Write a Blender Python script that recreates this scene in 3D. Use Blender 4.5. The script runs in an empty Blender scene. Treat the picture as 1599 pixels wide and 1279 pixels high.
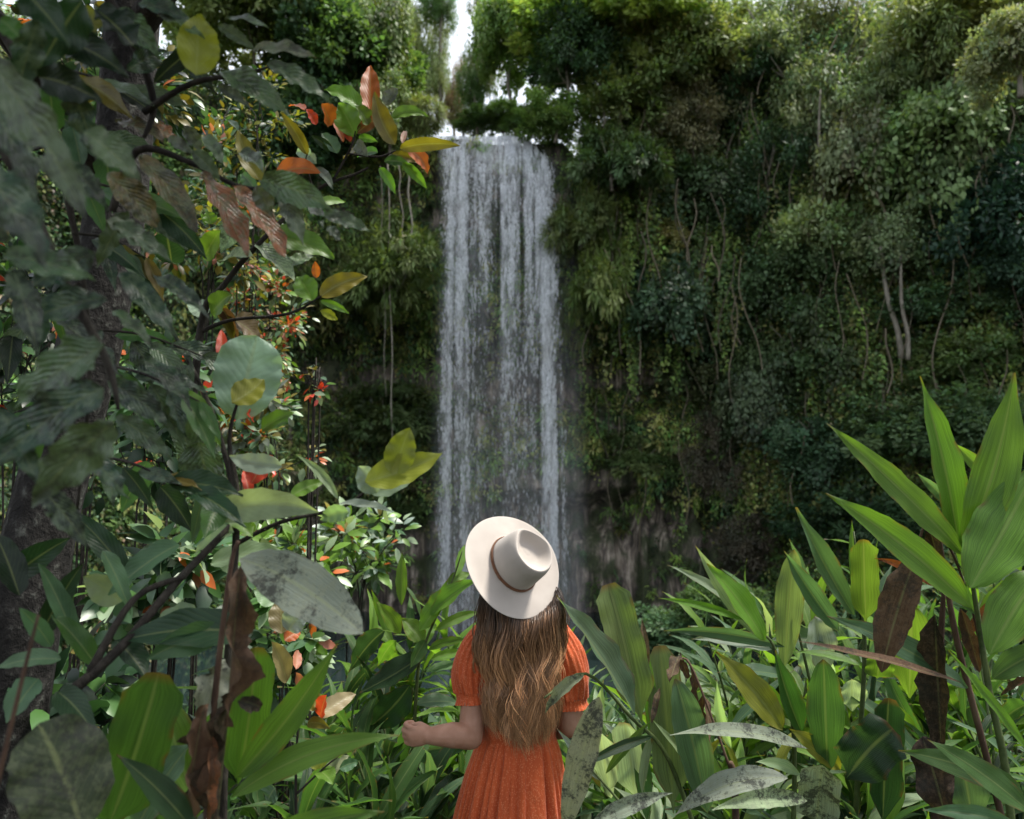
import bpy, bmesh, math, random
import numpy as np
from mathutils import Vector, Matrix

SC = bpy.context.scene
COL = SC.collection
R = math.radians

# ---------------------------------------------------------------- camera
CAM_H, PITCH, FPX = 1.85, R(5.0), 1110.0
cam_d = bpy.data.cameras.new("camera")
cam = bpy.data.objects.new("camera", cam_d)
COL.objects.link(cam)
SC.camera = cam
cam.location = (0, 0, CAM_H)
cam.rotation_euler = (R(90) + PITCH, 0, 0)
cam_d.sensor_width = 36.0
cam_d.lens = 36.0 * FPX / 1599.0
cam_d.clip_start, cam_d.clip_end = 0.05, 1500.0
cam_d.dof.use_dof = True
cam_d.dof.focus_distance = 2.6
cam_d.dof.aperture_fstop = 2.8

# ---------------------------------------------------------------- light
SUN_EL, SUN_AZ = R(66), R(84)             # high, to the right
w = bpy.data.worlds.new("World")
SC.world = w
w.use_nodes = True
nt = w.node_tree
sky = nt.nodes.new("ShaderNodeTexSky")
sky.sky_type = 'NISHITA'
sky.sun_disc = False
sky.sun_elevation = SUN_EL
sky.sun_rotation = SUN_AZ
sky.air_density, sky.dust_density, sky.ozone_density = 1.0, 3.5, 1.0
nt.nodes["Background"].inputs[1].default_value = 0.115
hsv = nt.nodes.new("ShaderNodeHueSaturation")       # thin high cloud: the blue is washed out
hsv.inputs["Saturation"].default_value = 0.45
nt.links.new(sky.outputs[0], hsv.inputs["Color"])
tcw = nt.nodes.new("ShaderNodeTexCoord"); nz = nt.nodes.new("ShaderNodeTexNoise")
nz.inputs["Scale"].default_value = 2.2; nz.inputs["Detail"].default_value = 5
nt.links.new(tcw.outputs["Generated"], nz.inputs["Vector"])
rc = nt.nodes.new("ShaderNodeMapRange"); rc.inputs[1].default_value, rc.inputs[2].default_value, rc.inputs[3].default_value, rc.inputs[4].default_value = .35, .65, .45, .9
nt.links.new(nz.outputs[0], rc.inputs[0])
cl = nt.nodes.new("ShaderNodeMix"); cl.data_type = 'RGBA'
nt.links.new(rc.outputs[0], cl.inputs[0]); nt.links.new(hsv.outputs[0], cl.inputs[6]); cl.inputs[7].default_value = (5.6, 6.0, 6.6, 1)
nt.links.new(cl.outputs[2], nt.nodes["Background"].inputs[0])
sun_d = bpy.data.lights.new("sun", 'SUN')
sun_d.energy, sun_d.angle, sun_d.color = 3.1, R(10), (1.0, 0.95, 0.86)
sun = bpy.data.objects.new("sun", sun_d)
COL.objects.link(sun)
_dir = Vector((math.cos(SUN_EL) * math.sin(SUN_AZ), math.cos(SUN_EL) * math.cos(SUN_AZ), math.sin(SUN_EL)))
sun.rotation_euler = _dir.to_track_quat('Z', 'Y').to_euler()
SC.view_settings.view_transform = 'Standard'
SC.view_settings.look = 'None'
SC.view_settings.gamma = 1.0
SC.view_settings.exposure = 1.22
SC.render.engine = 'CYCLES'
cy = SC.cycles
cy.use_denoising = True
cy.max_bounces, cy.diffuse_bounces, cy.glossy_bounces = 6, 3, 2
cy.transmission_bounces, cy.transparent_max_bounces = 4, 24
cy.caustics_reflective = cy.caustics_refractive = False

# ---------------------------------------------------------------- helpers
FWD = np.array((0, math.cos(PITCH), math.sin(PITCH)))
UP = np.array((0, -math.sin(PITCH), math.cos(PITCH)))
CAMP = np.array((0, 0, CAM_H))

def at(px, py, d):
    """Point seen at pixel (px, py) of the 1599x1279 photograph at depth d metres."""
    return CAMP + d * (FWD + np.array((1.0, 0, 0)) * ((px - 799.5) / FPX) + UP * ((639.5 - py) / FPX))

def unit(v):
    v = np.asarray(v, float)
    return v / max(np.linalg.norm(v), 1e-9)

def smooth(a, b, x):
    t = np.clip((np.asarray(x, float) - a) / (b - a), 0, 1)
    return t * t * (3 - 2 * t)

def vnoise(x, y, seed=0):
    """cheap value noise, vectorised"""
    x = np.asarray(x, float); y = np.asarray(y, float)
    xi, yi = np.floor(x), np.floor(y)
    fx, fy = x - xi, y - yi
    fx, fy = fx * fx * (3 - 2 * fx), fy * fy * (3 - 2 * fy)
    def h(a, b):
        s = np.sin(a * 127.1 + b * 311.7 + seed * 74.7) * 43758.5453
        return s - np.floor(s)
    return (h(xi, yi) * (1 - fx) + h(xi + 1, yi) * fx) * (1 - fy) + (h(xi, yi + 1) * (1 - fx) + h(xi + 1, yi + 1) * fx) * fy

def fbm(x, y, seed=0, o=4):
    s, a = 0, 0.5
    for k in range(o):
        s = s + a * vnoise(x * 2 ** k, y * 2 ** k, seed + k)
        a *= 0.5
    return s

def new_mesh(name, verts, faces, mats, tint=None, uv=None, smooth_=True):
    """verts (n,3); faces: list of tuples or (m,k) array; tint per vertex (n,3); uv per vertex (n,2)"""
    me = bpy.data.meshes.new(name)
    verts = np.asarray(verts, np.float32)
    if isinstance(faces, np.ndarray):
        tot = np.full(len(faces), faces.shape[1], np.int32)
        flat = faces.astype(np.int32).ravel()
    else:
        tot = np.array([len(f) for f in faces], np.int32)
        flat = np.array([i for f in faces for i in f], np.int32)
    me.vertices.add(len(verts)); me.vertices.foreach_set("co", verts.ravel())
    me.loops.add(len(flat)); me.loops.foreach_set("vertex_index", flat)
    me.polygons.add(len(tot))
    me.polygons.foreach_set("loop_start", np.concatenate(([0], np.cumsum(tot)[:-1])).astype(np.int32))
    me.polygons.foreach_set("loop_total", tot)
    me.polygons.foreach_set("use_smooth", np.full(len(tot), smooth_, bool))
    if tint is not None:
        a = me.attributes.new("tint", 'FLOAT_COLOR', 'POINT')
        c = np.ones((len(verts), 4), np.float32); c[:, :3] = tint
        a.data.foreach_set("color", c.ravel())
    if uv is not None:
        l = me.uv_layers.new(name="UVMap")
        l.data.foreach_set("uv", np.asarray(uv, np.float32)[flat].ravel())
    for m in (mats if isinstance(mats, (list, tuple)) else [mats]):
        me.materials.append(m)
    me.update(); me.validate()
    return me

def link(name, data, parent=None, color=None):
    o = bpy.data.objects.new(name, data)
    COL.objects.link(o)
    if parent is not None:
        o.parent = parent
    if color is not None:
        o.color = (*color, 1)
    return o

def tag(o, label=None, cat=None, group=None, kind=None):
    if label: o["label"] = label
    if cat: o["category"] = cat
    if group: o["group"] = group
    if kind: o["kind"] = kind
    return o

def thing(name, loc, label, cat, group=None):
    o = bpy.data.objects.new(name, None)
    o.empty_display_size = 0.1
    COL.objects.link(o)
    o.location = loc
    return tag(o, label, cat, group)

def tube_geo(pts, rad, sides=7, sub=4, cap=True):
    """Catmull-Rom tube through pts with radii."""
    P = [np.asarray(p, float) for p in pts]
    if np.isscalar(rad): rad = [rad] * len(P)
    Q, RR = [], []
    for i in range(len(P) - 1):
        p0, p1, p2, p3 = P[max(i - 1, 0)], P[i], P[i + 1], P[min(i + 2, len(P) - 1)]
        for k in range(sub):
            t = k / sub
            Q.append(0.5 * (2 * p1 + (p2 - p0) * t + (2 * p0 - 5 * p1 + 4 * p2 - p3) * t * t + (3 * p1 - p0 - 3 * p2 + p3) * t ** 3))
            RR.append(rad[i] * (1 - t) + rad[i + 1] * t)
    Q.append(P[-1]); RR.append(rad[-1])
    Q = np.array(Q); T = np.gradient(Q, axis=0)
    n = unit(np.cross(T[0], (0.3, 0.9, 0.2)))
    V, F = [], []
    for i in range(len(Q)):
        t = unit(T[i]); n = unit(n - t * n.dot(t)); b = np.cross(t, n)
        for s in range(sides):
            a = 2 * math.pi * s / sides
            V.append(Q[i] + RR[i] * (math.cos(a) * n + math.sin(a) * b))
    for i in range(len(Q) - 1):
        for s in range(sides):
            s2 = (s + 1) % sides
            F.append((i * sides + s, i * sides + s2, (i + 1) * sides + s2, (i + 1) * sides + s))
    if cap:
        F.append(tuple(range(sides))[::-1]); F.append(tuple((len(Q) - 1) * sides + s for s in range(sides)))
    return V, F

def merge(geos):
    V, F, o = [], [], 0
    for v, f in geos:
        V += list(v); F += [tuple(i + o for i in q) for q in f]; o += len(v)
    return V, F

# ---------------------------------------------------------------- materials
def mat_base(name):
    m = bpy.data.materials.new(name); m.use_nodes = True
    t = m.node_tree
    return m, t, t.nodes, t.links, t.nodes["Principled BSDF"], t.nodes["Material Output"]

def nd(N, typ, **kw):
    n = N.new("ShaderNode" + typ)
    for k, v in kw.items(): setattr(n, k, v)
    return n

def ramp(N, stops):
    r = N.new("ShaderNodeValToRGB")
    e = r.color_ramp.elements
    while len(e) < len(stops): e.new(0.5)
    for el, (p, c) in zip(e, stops):
        el.position = p
        el.color = (c, c, c, 1) if np.isscalar(c) else (*c, 1)
    return r

def mixc(N, L, blend, fac, a, b):
    n = N.new("ShaderNodeMix"); n.data_type = 'RGBA'; n.blend_type = blend
    for sock, v in ((n.inputs[0], fac), (n.inputs[6], a), (n.inputs[7], b)):
        if isinstance(v, bpy.types.NodeSocket): L.new(v, sock)
        elif np.isscalar(v): sock.default_value = v if sock.type == 'VALUE' else (v, v, v, 1)
        else: sock.default_value = (*v, 1)
    return n.outputs[2]

def mth(N, L, op, a, b=0.5, c=None):
    n = N.new("ShaderNodeMath"); n.operation = op
    for s, v in zip(n.inputs, (a, b, c)):
        if v is None: continue
        if isinstance(v, bpy.types.NodeSocket): L.new(v, s)
        else: s.default_value = v
    return n.outputs[0]

def foliage_mat(name, trans=0.35, rough=0.5, spec=0.35):
    """many small leaves in one mesh: tint attribute x object colour, with light passing through"""
    m, t, N, L, P, O = mat_base(name)
    at_ = nd(N, "Attribute", attribute_name="tint")
    oi = nd(N, "ObjectInfo")
    c = mixc(N, L, 'MULTIPLY', 1.0, at_.outputs["Color"], oi.outputs["Color"])
    L.new(c, P.inputs["Base Color"])
    P.inputs["Roughness"].default_value = rough
    P.inputs["Specular IOR Level"].default_value = spec
    tr = nd(N, "BsdfTranslucent")
    c2 = mixc(N, L, 'MULTIPLY', 1.0, c, (1.5, 1.5, 0.7))
    L.new(c2, tr.inputs[0])
    mx = nd(N, "MixShader"); mx.inputs[0].default_value = trans
    L.new(P.outputs[0], mx.inputs[1]); L.new(tr.outputs[0], mx.inputs[2]); L.new(mx.outputs[0], O.inputs[0])
    return m

def leaf_mat(name, veins, trans=0.35, rough=0.38, blotch=0.0, blotch_col=(.5, .55, .45), dark=0.0, holes=False, edge=0.0, spec=0.5, crinkle=0.0):
    """one leaf with UVs (u across, v along): midrib, side veins, blotches; base colour is the object's colour"""
    m, t, N, L, P, O = mat_base(name)
    oi = nd(N, "ObjectInfo"); uv = nd(N, "UVMap"); sx = nd(N, "SeparateXYZ"); L.new(uv.outputs[0], sx.inputs[0])
    tc = nd(N, "TexCoord")
    au = mth(N, L, 'ABSOLUTE', mth(N, L, 'SUBTRACT', sx.outputs[0], 0.5))
    mid = ramp(N, [(0.0, 1.0), (0.018, 0.9), (0.045, 0.0)]); L.new(au, mid.inputs[0])
    if veins == 'parallel':
        s = mth(N, L, 'ADD', mth(N, L, 'MULTIPLY', au, 34.0), mth(N, L, 'MULTIPLY', sx.outputs[1], -13.0))
    else:
        s = mth(N, L, 'ADD', mth(N, L, 'MULTIPLY', au, -7.0), mth(N, L, 'MULTIPLY', sx.outputs[1], 10.0))
    wv = mth(N, L, 'ABSOLUTE', mth(N, L, 'SINE', mth(N, L, 'MULTIPLY', s, 3.14159)))
    vr = ramp(N, [(0.0, 1.0), (0.16 if veins != 'parallel' else 0.5, 0.0)]); L.new(wv, vr.inputs[0])
    n1 = nd(N, "TexNoise"); n1.inputs["Scale"].default_value = 14; n1.inputs["Detail"].default_value = 4
    rnd = mth(N, L, 'MULTIPLY', oi.outputs["Random"], 40.0)
    mp = nd(N, "VectorMath", operation='ADD'); L.new(tc.outputs["Object"], mp.inputs[0]); L.new(rnd, mp.inputs[1])
    if veins == 'parallel':
        sm_ = nd(N, "VectorMath", operation='MULTIPLY_ADD'); L.new(uv.outputs[0], sm_.inputs[0]); sm_.inputs[1].default_value = (2.6, .14, 1)
        rv = nd(N, "CombineXYZ"); L.new(rnd, rv.inputs[0]); L.new(rnd, rv.inputs[1]); L.new(rv.outputs[0], sm_.inputs[2])
        L.new(sm_.outputs[0], n1.inputs["Vector"])
    else:
        L.new(mp.outputs[0], n1.inputs["Vector"])
    vr0 = ramp(N, [(0.3, 0.68), (0.7, 1.25)]); L.new(n1.outputs[0], vr0.inputs[0])
    c = mixc(N, L, 'MULTIPLY', 1.0, oi.outputs["Color"], vr0.outputs[0])
    pale = mixc(N, L, 'MIX', 0.35, c, (0.30, 0.34, 0.14))
    c = mixc(N, L, 'MIX', mth(N, L, 'MULTIPLY', vr.outputs[0], 0.40 if veins == 'parallel' else 0.4), c, pale)
    c = mixc(N, L, 'MIX', mth(N, L, 'MULTIPLY', mid.outputs[0], 0.8), c, pale)
    if edge > 0:                                           # browned margin and tip
        e1 = ramp(N, [(0.40, 0.0), (0.5, 1.0)]); L.new(au, e1.inputs[0])
        e2 = ramp(N, [(0.93, 0.0), (1.0, 1.0)]); L.new(sx.outputs[1], e2.inputs[0])
        n3 = nd(N, "TexNoise"); n3.inputs["Scale"].default_value = 20; L.new(mp.outputs[0], n3.inputs["Vector"])
        n3r = ramp(N, [(0.5, 0.0), (0.66, 1.0)]); L.new(n3.outputs[0], n3r.inputs[0])
        ee = mth(N, L, 'MULTIPLY', mth(N, L, 'MAXIMUM', mth(N, L, 'MULTIPLY', e1.outputs[0], n3r.outputs[0]), e2.outputs[0]), edge)
        c = mixc(N, L, 'MIX', ee, c, (0.16, 0.07, 0.02))
    if blotch > 0:                                         # lichen and mildew growing on the leaf
        n2 = nd(N, "TexNoise"); n2.inputs["Scale"].default_value = 62; n2.inputs["Detail"].default_value = 7
        n2.inputs["Roughness"].default_value = 0.75
        L.new(mp.outputs[0], n2.inputs["Vector"])
        br = ramp(N, [(0.47, 0.0), (0.55, 1.0)]); L.new(n2.outputs[0], br.inputs[0])
        c = mixc(N, L, 'MIX', mth(N, L, 'MULTIPLY', br.outputs[0], blotch), c, blotch_col)
    if dark > 0:
        n4 = nd(N, "TexNoise"); n4.inputs["Scale"].default_value = 85; n4.inputs["Detail"].default_value = 5
        n4.inputs["Roughness"].default_value = 0.8
        L.new(mp.outputs[0], n4.inputs["Vector"])
        n6 = nd(N, "TexNoise"); n6.inputs["Scale"].default_value = 16; n6.inputs["Detail"].default_value = 2; L.new(mp.outputs[0], n6.inputs["Vector"])
        n46 = mth(N, L, 'ADD', n4.outputs[0], mth(N, L, 'MULTIPLY', mth(N, L, 'SUBTRACT', n6.outputs[0], .5), .8))
        dr = ramp(N, [(0.49, 0.0), (0.64, 1.0)]); L.new(n46, dr.inputs[0])
        c = mixc(N, L, 'MIX', mth(N, L, 'MULTIPLY', dr.outputs[0], dark), c, (0.02, 0.022, 0.018))
    L.new(c, P.inputs["Base Color"])
    P.inputs["Roughness"].default_value = rough
    P.inputs["Specular IOR Level"].default_value = spec
    bp = nd(N, "Bump"); bp.inputs["Strength"].default_value = 0.35 if veins == "parallel" else 0.18; bp.inputs["Distance"].default_value = 0.004
    hh = mth(N, L, 'ADD', mth(N, L, 'MULTIPLY', wv, 0.6), mth(N, L, 'MULTIPLY', n1.outputs[0], 1.2))
    if crinkle > 0:                                        # puckered, weather-beaten surface
        nc_ = nd(N, "TexNoise"); nc_.inputs["Scale"].default_value = 48; nc_.inputs["Detail"].default_value = 3; L.new(mp.outputs[0], nc_.inputs["Vector"])
        hh = mth(N, L, 'ADD', hh, mth(N, L, 'MULTIPLY', nc_.outputs[0], crinkle)); bp.inputs["Strength"].default_value = 0.5
    L.new(hh, bp.inputs["Height"]); L.new(bp.outputs[0], P.inputs["Normal"])
    tr = nd(N, "BsdfTranslucent")
    L.new(mixc(N, L, 'MULTIPLY', 1.0, c, (1.45, 1.5, 0.6)), tr.inputs[0])
    mx = nd(N, "MixShader"); mx.inputs[0].default_value = trans
    L.new(P.outputs[0], mx.inputs[1]); L.new(tr.outputs[0], mx.inputs[2])
    out = mx.outputs[0]
    if holes:
        n5 = nd(N, "TexNoise"); n5.inputs["Scale"].default_value = 11; n5.inputs["Detail"].default_value = 2
        L.new(mp.outputs[0], n5.inputs["Vector"])
        h = mth(N, L, 'GREATER_THAN', n5.outputs[0], 0.70)
        tp = nd(N, "BsdfTransparent"); m2 = nd(N, "MixShader")
        L.new(h, m2.inputs[0]); L.new(out, m2.inputs[1]); L.new(tp.outputs[0], m2.inputs[2]); out = m2.outputs[0]
    L.new(out, O.inputs[0])
    return m

def noisy_mat(name, cols, scale=8, rough=0.8, stretch=(1, 1, 1), bump=0.5, dist=0.02, detail=6, spec=0.3):
    m, t, N, L, P, O = mat_base(name)
    tc = nd(N, "TexCoord"); mp = nd(N, "Mapping"); mp.inputs["Scale"].default_value = stretch
    L.new(tc.outputs["Object"], mp.inputs[0])
    n = nd(N, "TexNoise"); n.inputs["Scale"].default_value = scale; n.inputs["Detail"].default_value = detail
    n.inputs["Roughness"].default_value = 0.65
    L.new(mp.outputs[0], n.inputs["Vector"])
    k = len(cols)
    r = ramp(N, [(0.3 + 0.4 * i / max(k - 1, 1), c) for i, c in enumerate(cols)]); L.new(n.outputs[0], r.inputs[0])
    L.new(r.outputs[0], P.inputs["Base Color"])
    P.inputs["Roughness"].default_value = rough; P.inputs["Specular IOR Level"].default_value = spec
    b = nd(N, "Bump"); b.inputs["Strength"].default_value = bump; b.inputs["Distance"].default_value = dist
    L.new(n.outputs[0], b.inputs["Height"]); L.new(b.outputs[0], P.inputs["Normal"])
    return m

M = {}
M['foliage'] = foliage_mat("foliage")
M['foliage_gloss'] = foliage_mat("glossy_foliage", 0.3, 0.36, 0.5)
M['ginger'] = leaf_mat("ginger_leaf", 'parallel', 0.5, 0.42, edge=0.7, spec=0.35)
M['broad'] = leaf_mat("broad_leaf", 'pinnate', 0.42, 0.42, spec=0.4)
M['mottled'] = leaf_mat("mottled_leaf", 'pinnate', 0.18, 0.33, blotch=0.6, blotch_col=(.105, .150, .085), dark=0.7, holes=True, spec=0.45, crinkle=3.0)
M['mildewed'] = leaf_mat("mildewed_leaf", 'pinnate', 0.12, 0.6, blotch=0.5, blotch_col=(.075, .09, .045), dark=0.8, spec=0.25)
M['speckled'] = leaf_mat("speckled_leaf", 'parallel', 0.2, 0.55, blotch=0.4, blotch_col=(.17, .19, .125), dark=0.88, spec=0.3)
M['dead'] = leaf_mat("dead_leaf", 'parallel', 0.12, 0.65, blotch=0.3, blotch_col=(.16, .11, .07), dark=0.6, spec=0.2, crinkle=3.0)
M['stem'] = noisy_mat("green_stem", [(.03, .05, .015), (.09, .12, .04)], 18, 0.5)
M['bark'] = noisy_mat("dark_bark", [(.006, .005, .004), (.02, .016, .012), (.05, .045, .035)], 30, 0.85, (1, 1, .4), 0.9, 0.02)
M['pale_bark'] = noisy_mat("pale_bark", [(.10, .09, .07), (.22, .20, .16), (.30, .28, .23)], 9, 0.8, (1, 1, .3))
M['brown_stem'] = noisy_mat("withered_stem", [(.02, .012, .008), (.07, .04, .025), (.12, .08, .05)], 20, 0.8, (1, 1, .2))
M['lichen'] = noisy_mat("lichen_bark", [(.005, .004, .004), (.010, .009, .008), (.022, .02, .018), (.11, .115, .10)], 26, 0.9, (1, 1, .7), 1.0, 0.03)
# ---------------------------------------------------------------- terrain
def ztop(x):
    x = np.asarray(x, float)
    return 14.0 + .15 * smooth(-3.2, -2.8, x) * smooth(2.2, 1.6, x) * 0 + 0.6 * smooth(-2.6, -3.6, x) + 1.2 * smooth(-4.5, -8, x) + 1.0 * smooth(2.4, 4.0, x) + 3.0 * smooth(4, 12, x) + 0.8 * (vnoise(x * 0.6, 3, 5) - .5) * (1 - smooth(-3.6, -2.8, x) * smooth(2.6, 1.8, x))

def cliff_y(x, z):
    x = np.asarray(x, float); z = np.asarray(z, float)
    y = 26.0 - 0.30 * np.maximum(0, x - 4.2) ** 1.28 - 0.40 * np.maximum(0, -x - 5.5) ** 1.3
    y = np.maximum(y, 6.0)
    near = 1 - smooth(7.5, 11.5, np.abs(x + 0.3))
    wob = 1.2 * (vnoise(x * 0.45, 1.7, 11) - .5) + 0.5 * (vnoise(x * 1.7, 4.2, 12) - .5)
    zz = z + wob
    rec = smooth(8.2, 6.6, zz) * (2.2 - 1.3 * smooth(5.2, 3.6, zz) + 0.9 * smooth(1.6, .6, zz) - 0.6 * smooth(0.3, -0.8, zz))
    y = y + near * rec
    y = y + 0.055 * np.maximum(0, z - 8) * near                       # lip leans back a little
    y = y - 1.0 * smooth(12.2, 13.9, z) * smooth(-3.4, -2.6, x) * smooth(2.8, 1.8, x)
    lean = 0.16 * smooth(4, 9, x) + 0.22 * smooth(-7, -11, x)
    y = y + lean * (z - 2)
    y = y + 0.9 * (fbm(x * 0.5, z * 0.35, 21) - .5) + 0.5 * (fbm(x * 1.6, z * 1.1, 22) - .5)
    ribs = near * smooth(1.2, 0.2, z)
    y = y + ribs * 0.55 * np.abs(np.sin(x * 3.1 + 2.2 * vnoise(x * 1.3, 0, 31))) * (0.6 + 0.8 * vnoise(x * .9, z * 0.5, 33))
    return y

def ground_z(x, y):
    x = np.asarray(x, float); y = np.asarray(y, float)
    z = -0.25 * smooth(3.0, 6, y) - 3.6 * smooth(4.5, 14.0, y)
    z = z + 0.12 * (fbm(x * .8, y * .8, 41) - .5)
    z = z + 0.9 * smooth(-1.6, -6, x) * smooth(12, 4, y) + 0.6 * smooth(2.0, 6, x) * smooth(12, 4, y)
    return z

def hit(px, py, dflt=27.0):
    for d in np.arange(7, 40, 0.08):
        p = at(px, py, d)
        if p[1] >= cliff_y(p[0], p[2]) and p[2] < ztop(p[0]): return d
    return dflt

def grid_mesh(name, X, Y, Z, mat):
    n, m = X.shape
    V = np.stack((X, Y, Z), -1).reshape(-1, 3)
    i = np.arange(n * m).reshape(n, m)
    F = np.stack((i[:-1, :-1], i[:-1, 1:], i[1:, 1:], i[1:, :-1]), -1).reshape(-1, 4)
    return new_mesh(name, V, F, mat)

def rock_mat():
    m, t, N, L, P, O = mat_base("mossy_rock")
    tc = nd(N, "TexCoord"); mp = nd(N, "Mapping"); mp.inputs["Scale"].default_value = (1.6, 1.6, 0.22)
    L.new(tc.outputs["Object"], mp.inputs[0])
    n = nd(N, "TexNoise"); n.inputs["Scale"].default_value = 2.4; n.inputs["Detail"].default_value = 9; n.inputs["Roughness"].default_value = .7
    L.new(mp.outputs[0], n.inputs["Vector"])
    r = ramp(N, [(0.36, (.014, .012, .011)), (0.46, (.08, .065, .053)), (0.55, (.24, .195, .155)), (0.64, (.55, .47, .38))]); L.new(n.outputs[0], r.inputs[0])
    n2 = nd(N, "TexNoise"); n2.inputs["Scale"].default_value = 1.1; n2.inputs["Detail"].default_value = 7
    L.new(tc.outputs["Object"], n2.inputs["Vector"])
    r2 = ramp(N, [(0.44, 0.0), (0.56, 1.0)]); L.new(n2.outputs[0], r2.inputs[0])
    n3 = nd(N, "TexNoise"); n3.inputs["Scale"].default_value = 14; n3.inputs["Detail"].default_value = 5
    L.new(tc.outputs["Object"], n3.inputs["Vector"])
    ms = ramp(N, [(0.3, (.012, .022, .008)), (0.7, (.06, .085, .022))]); L.new(n3.outputs[0], ms.inputs[0])
    c = mixc(N, L, 'MIX', mth(N, L, 'MULTIPLY', r2.outputs[0], 0.9), r.outputs[0], ms.outputs[0])
    L.new(c, P.inputs["Base Color"]); P.inputs["Roughness"].default_value = 0.62
    b = nd(N, "Bump"); b.inputs["Strength"].default_value = 0.9; b.inputs["Distance"].default_value = 0.12
    L.new(mth(N, L, 'ADD', n.outputs[0], mth(N, L, 'MULTIPLY', n3.outputs[0], .3)), b.inputs["Height"]); L.new(b.outputs[0], P.inputs["Normal"])
    return m
M['rock'] = rock_mat()
M['soil'] = noisy_mat("leaf_litter_soil", [(.012, .009, .006), (.035, .026, .017), (.07, .05, .03)], 7, 0.95)

xs = np.linspace(-26, 26, 400); ss = np.linspace(0, 1, 240)
X, S = np.meshgrid(xs, ss)
Zt = ztop(X)
f = np.minimum(S / 0.8, 1)
Z = -5.0 + f * (Zt + 5.0)
Y = cliff_y(X, Z)
back = np.maximum(0, (S - 0.8) / 0.2)
Y = Y + back ** 1.5 * 60
Z = Z + np.where(np.abs(X + .2) < 3.2, -.1, .0) * smooth(0, .15, back) + back * 2 * smooth(3.2, 6, np.abs(X + .2))
tag(link("cliff", grid_mesh("cliff", X, Y, Z, M['rock'])), kind="structure")

gx = np.concatenate((np.linspace(-300, -31, 20), np.linspace(-30, 30, 160), np.linspace(31, 300, 20)))
gy = np.concatenate((np.linspace(-250, -9, 14), np.linspace(-8, 30, 150), np.linspace(32, 400, 14)))
X, Y = np.meshgrid(gx, gy)
tag(link("ground", grid_mesh("ground", X, Y, ground_z(X, Y), M['soil'])), kind="structure")

m, t, N, L, P, O = mat_base("pool_water")
P.inputs["Base Color"].default_value = (.012, .022, .022, 1); P.inputs["Roughness"].default_value = .08
n = nd(N, "TexNoise"); n.inputs["Scale"].default_value = 3.0; n.inputs["Detail"].default_value = 4
b = nd(N, "Bump"); b.inputs["Strength"].default_value = .5; b.inputs["Distance"].default_value = .1
L.new(n.outputs[0], b.inputs["Height"]); L.new(b.outputs[0], P.inputs["Normal"])
X, Y = np.meshgrid(np.linspace(-16, 16, 20), np.linspace(9, 29, 20))
tag(link("pool_water", grid_mesh("pool_water", X, Y, X * 0 - 3.45, m)), kind="structure")

# ---------------------------------------------------------------- waterfall
m, t, N, L, P, O = mat_base("falling_water")
P.inputs["Base Color"].default_value = (.93, .95, .98, 1); P.inputs["Roughness"].default_value = .35
tr = nd(N, "BsdfTranslucent"); tr.inputs[0].default_value = (.92, .95, .99, 1)
mx = nd(N, "MixShader"); mx.inputs[0].default_value = .6
tp = nd(N, "BsdfTransparent"); m2 = nd(N, "MixShader")
at_ = nd(N, "Attribute", attribute_name="tint"); sp = nd(N, "SeparateColor"); L.new(at_.outputs["Color"], sp.inputs[0])
tc = nd(N, "TexCoord"); mp = nd(N, "Mapping"); mp.inputs["Scale"].default_value = (7.0, 1.0, 1.5)
L.new(tc.outputs["Object"], mp.inputs[0])
n = nd(N, "TexNoise"); n.inputs["Scale"].default_value = 1.6; n.inputs["Detail"].default_value = 7; n.inputs["Roughness"].default_value = .72
L.new(mp.outputs[0], n.inputs["Vector"])
r = ramp(N, [(0.40, 0.0), (0.62, 1.0)]); L.new(n.outputs[0], r.inputs[0])
# red = water density; green = how far the noise is flattened (1 for single drops)
al = mth(N, L, 'MULTIPLY', sp.outputs[0], mth(N, L, 'MAXIMUM', r.outputs[0], sp.outputs[1]))
L.new(P.outputs[0], mx.inputs[1]); L.new(tr.outputs[0], mx.inputs[2])
L.new(al, m2.inputs[0]); L.new(tp.outputs[0], m2.inputs[1]); L.new(mx.outputs[0], m2.inputs[2]); L.new(m2.outputs[0], O.inputs[0])
M['water'] = m

LIP_Z, BASE_Z = 14.15, -3.6
def EDGE(h): return .98 + .62 * smooth(-.01, .09, h) + .52 * h
def fall_density(x, z):
    """how much water passes at x (metres) and height z"""
    h = np.clip((LIP_Z - z) / (LIP_Z - BASE_Z), 0, 1)
    g = lambda c, s: np.exp(-((x - c) / s) ** 2)
    d = 1.1 * g(-1.95 + .02 * h, .36) + 1.15 * g(EDGE(h) - .55, .33)
    d = d + 0.75 * g(-.35 + .2 * h, .36) * (1 - smooth(.1, .75, h) * .86) + 0.7 * g(.35 + .25 * h, .42) * (1 - smooth(.15, .6, h) * .85) + .45 * g(-1.2, .5) * (1 - smooth(.1, .5, h) * .8)
    st = .6 * vnoise(x * 6.5, z * 0.10, 71) + .5 * vnoise(x * 14, z * .22, 72)
    d = d * smooth(.22, .85, st) * 1.35
    edge = smooth(-2.72, -2.3, x) * smooth(EDGE(h), EDGE(h) - .42, x)
    return d * edge, h

def fall_y(x, z):
    h = np.clip((LIP_Z - z) / (LIP_Z - BASE_Z), 0, 1)
    return 25.2 - 0.9 * np.sqrt(h) + 0 * x

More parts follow.
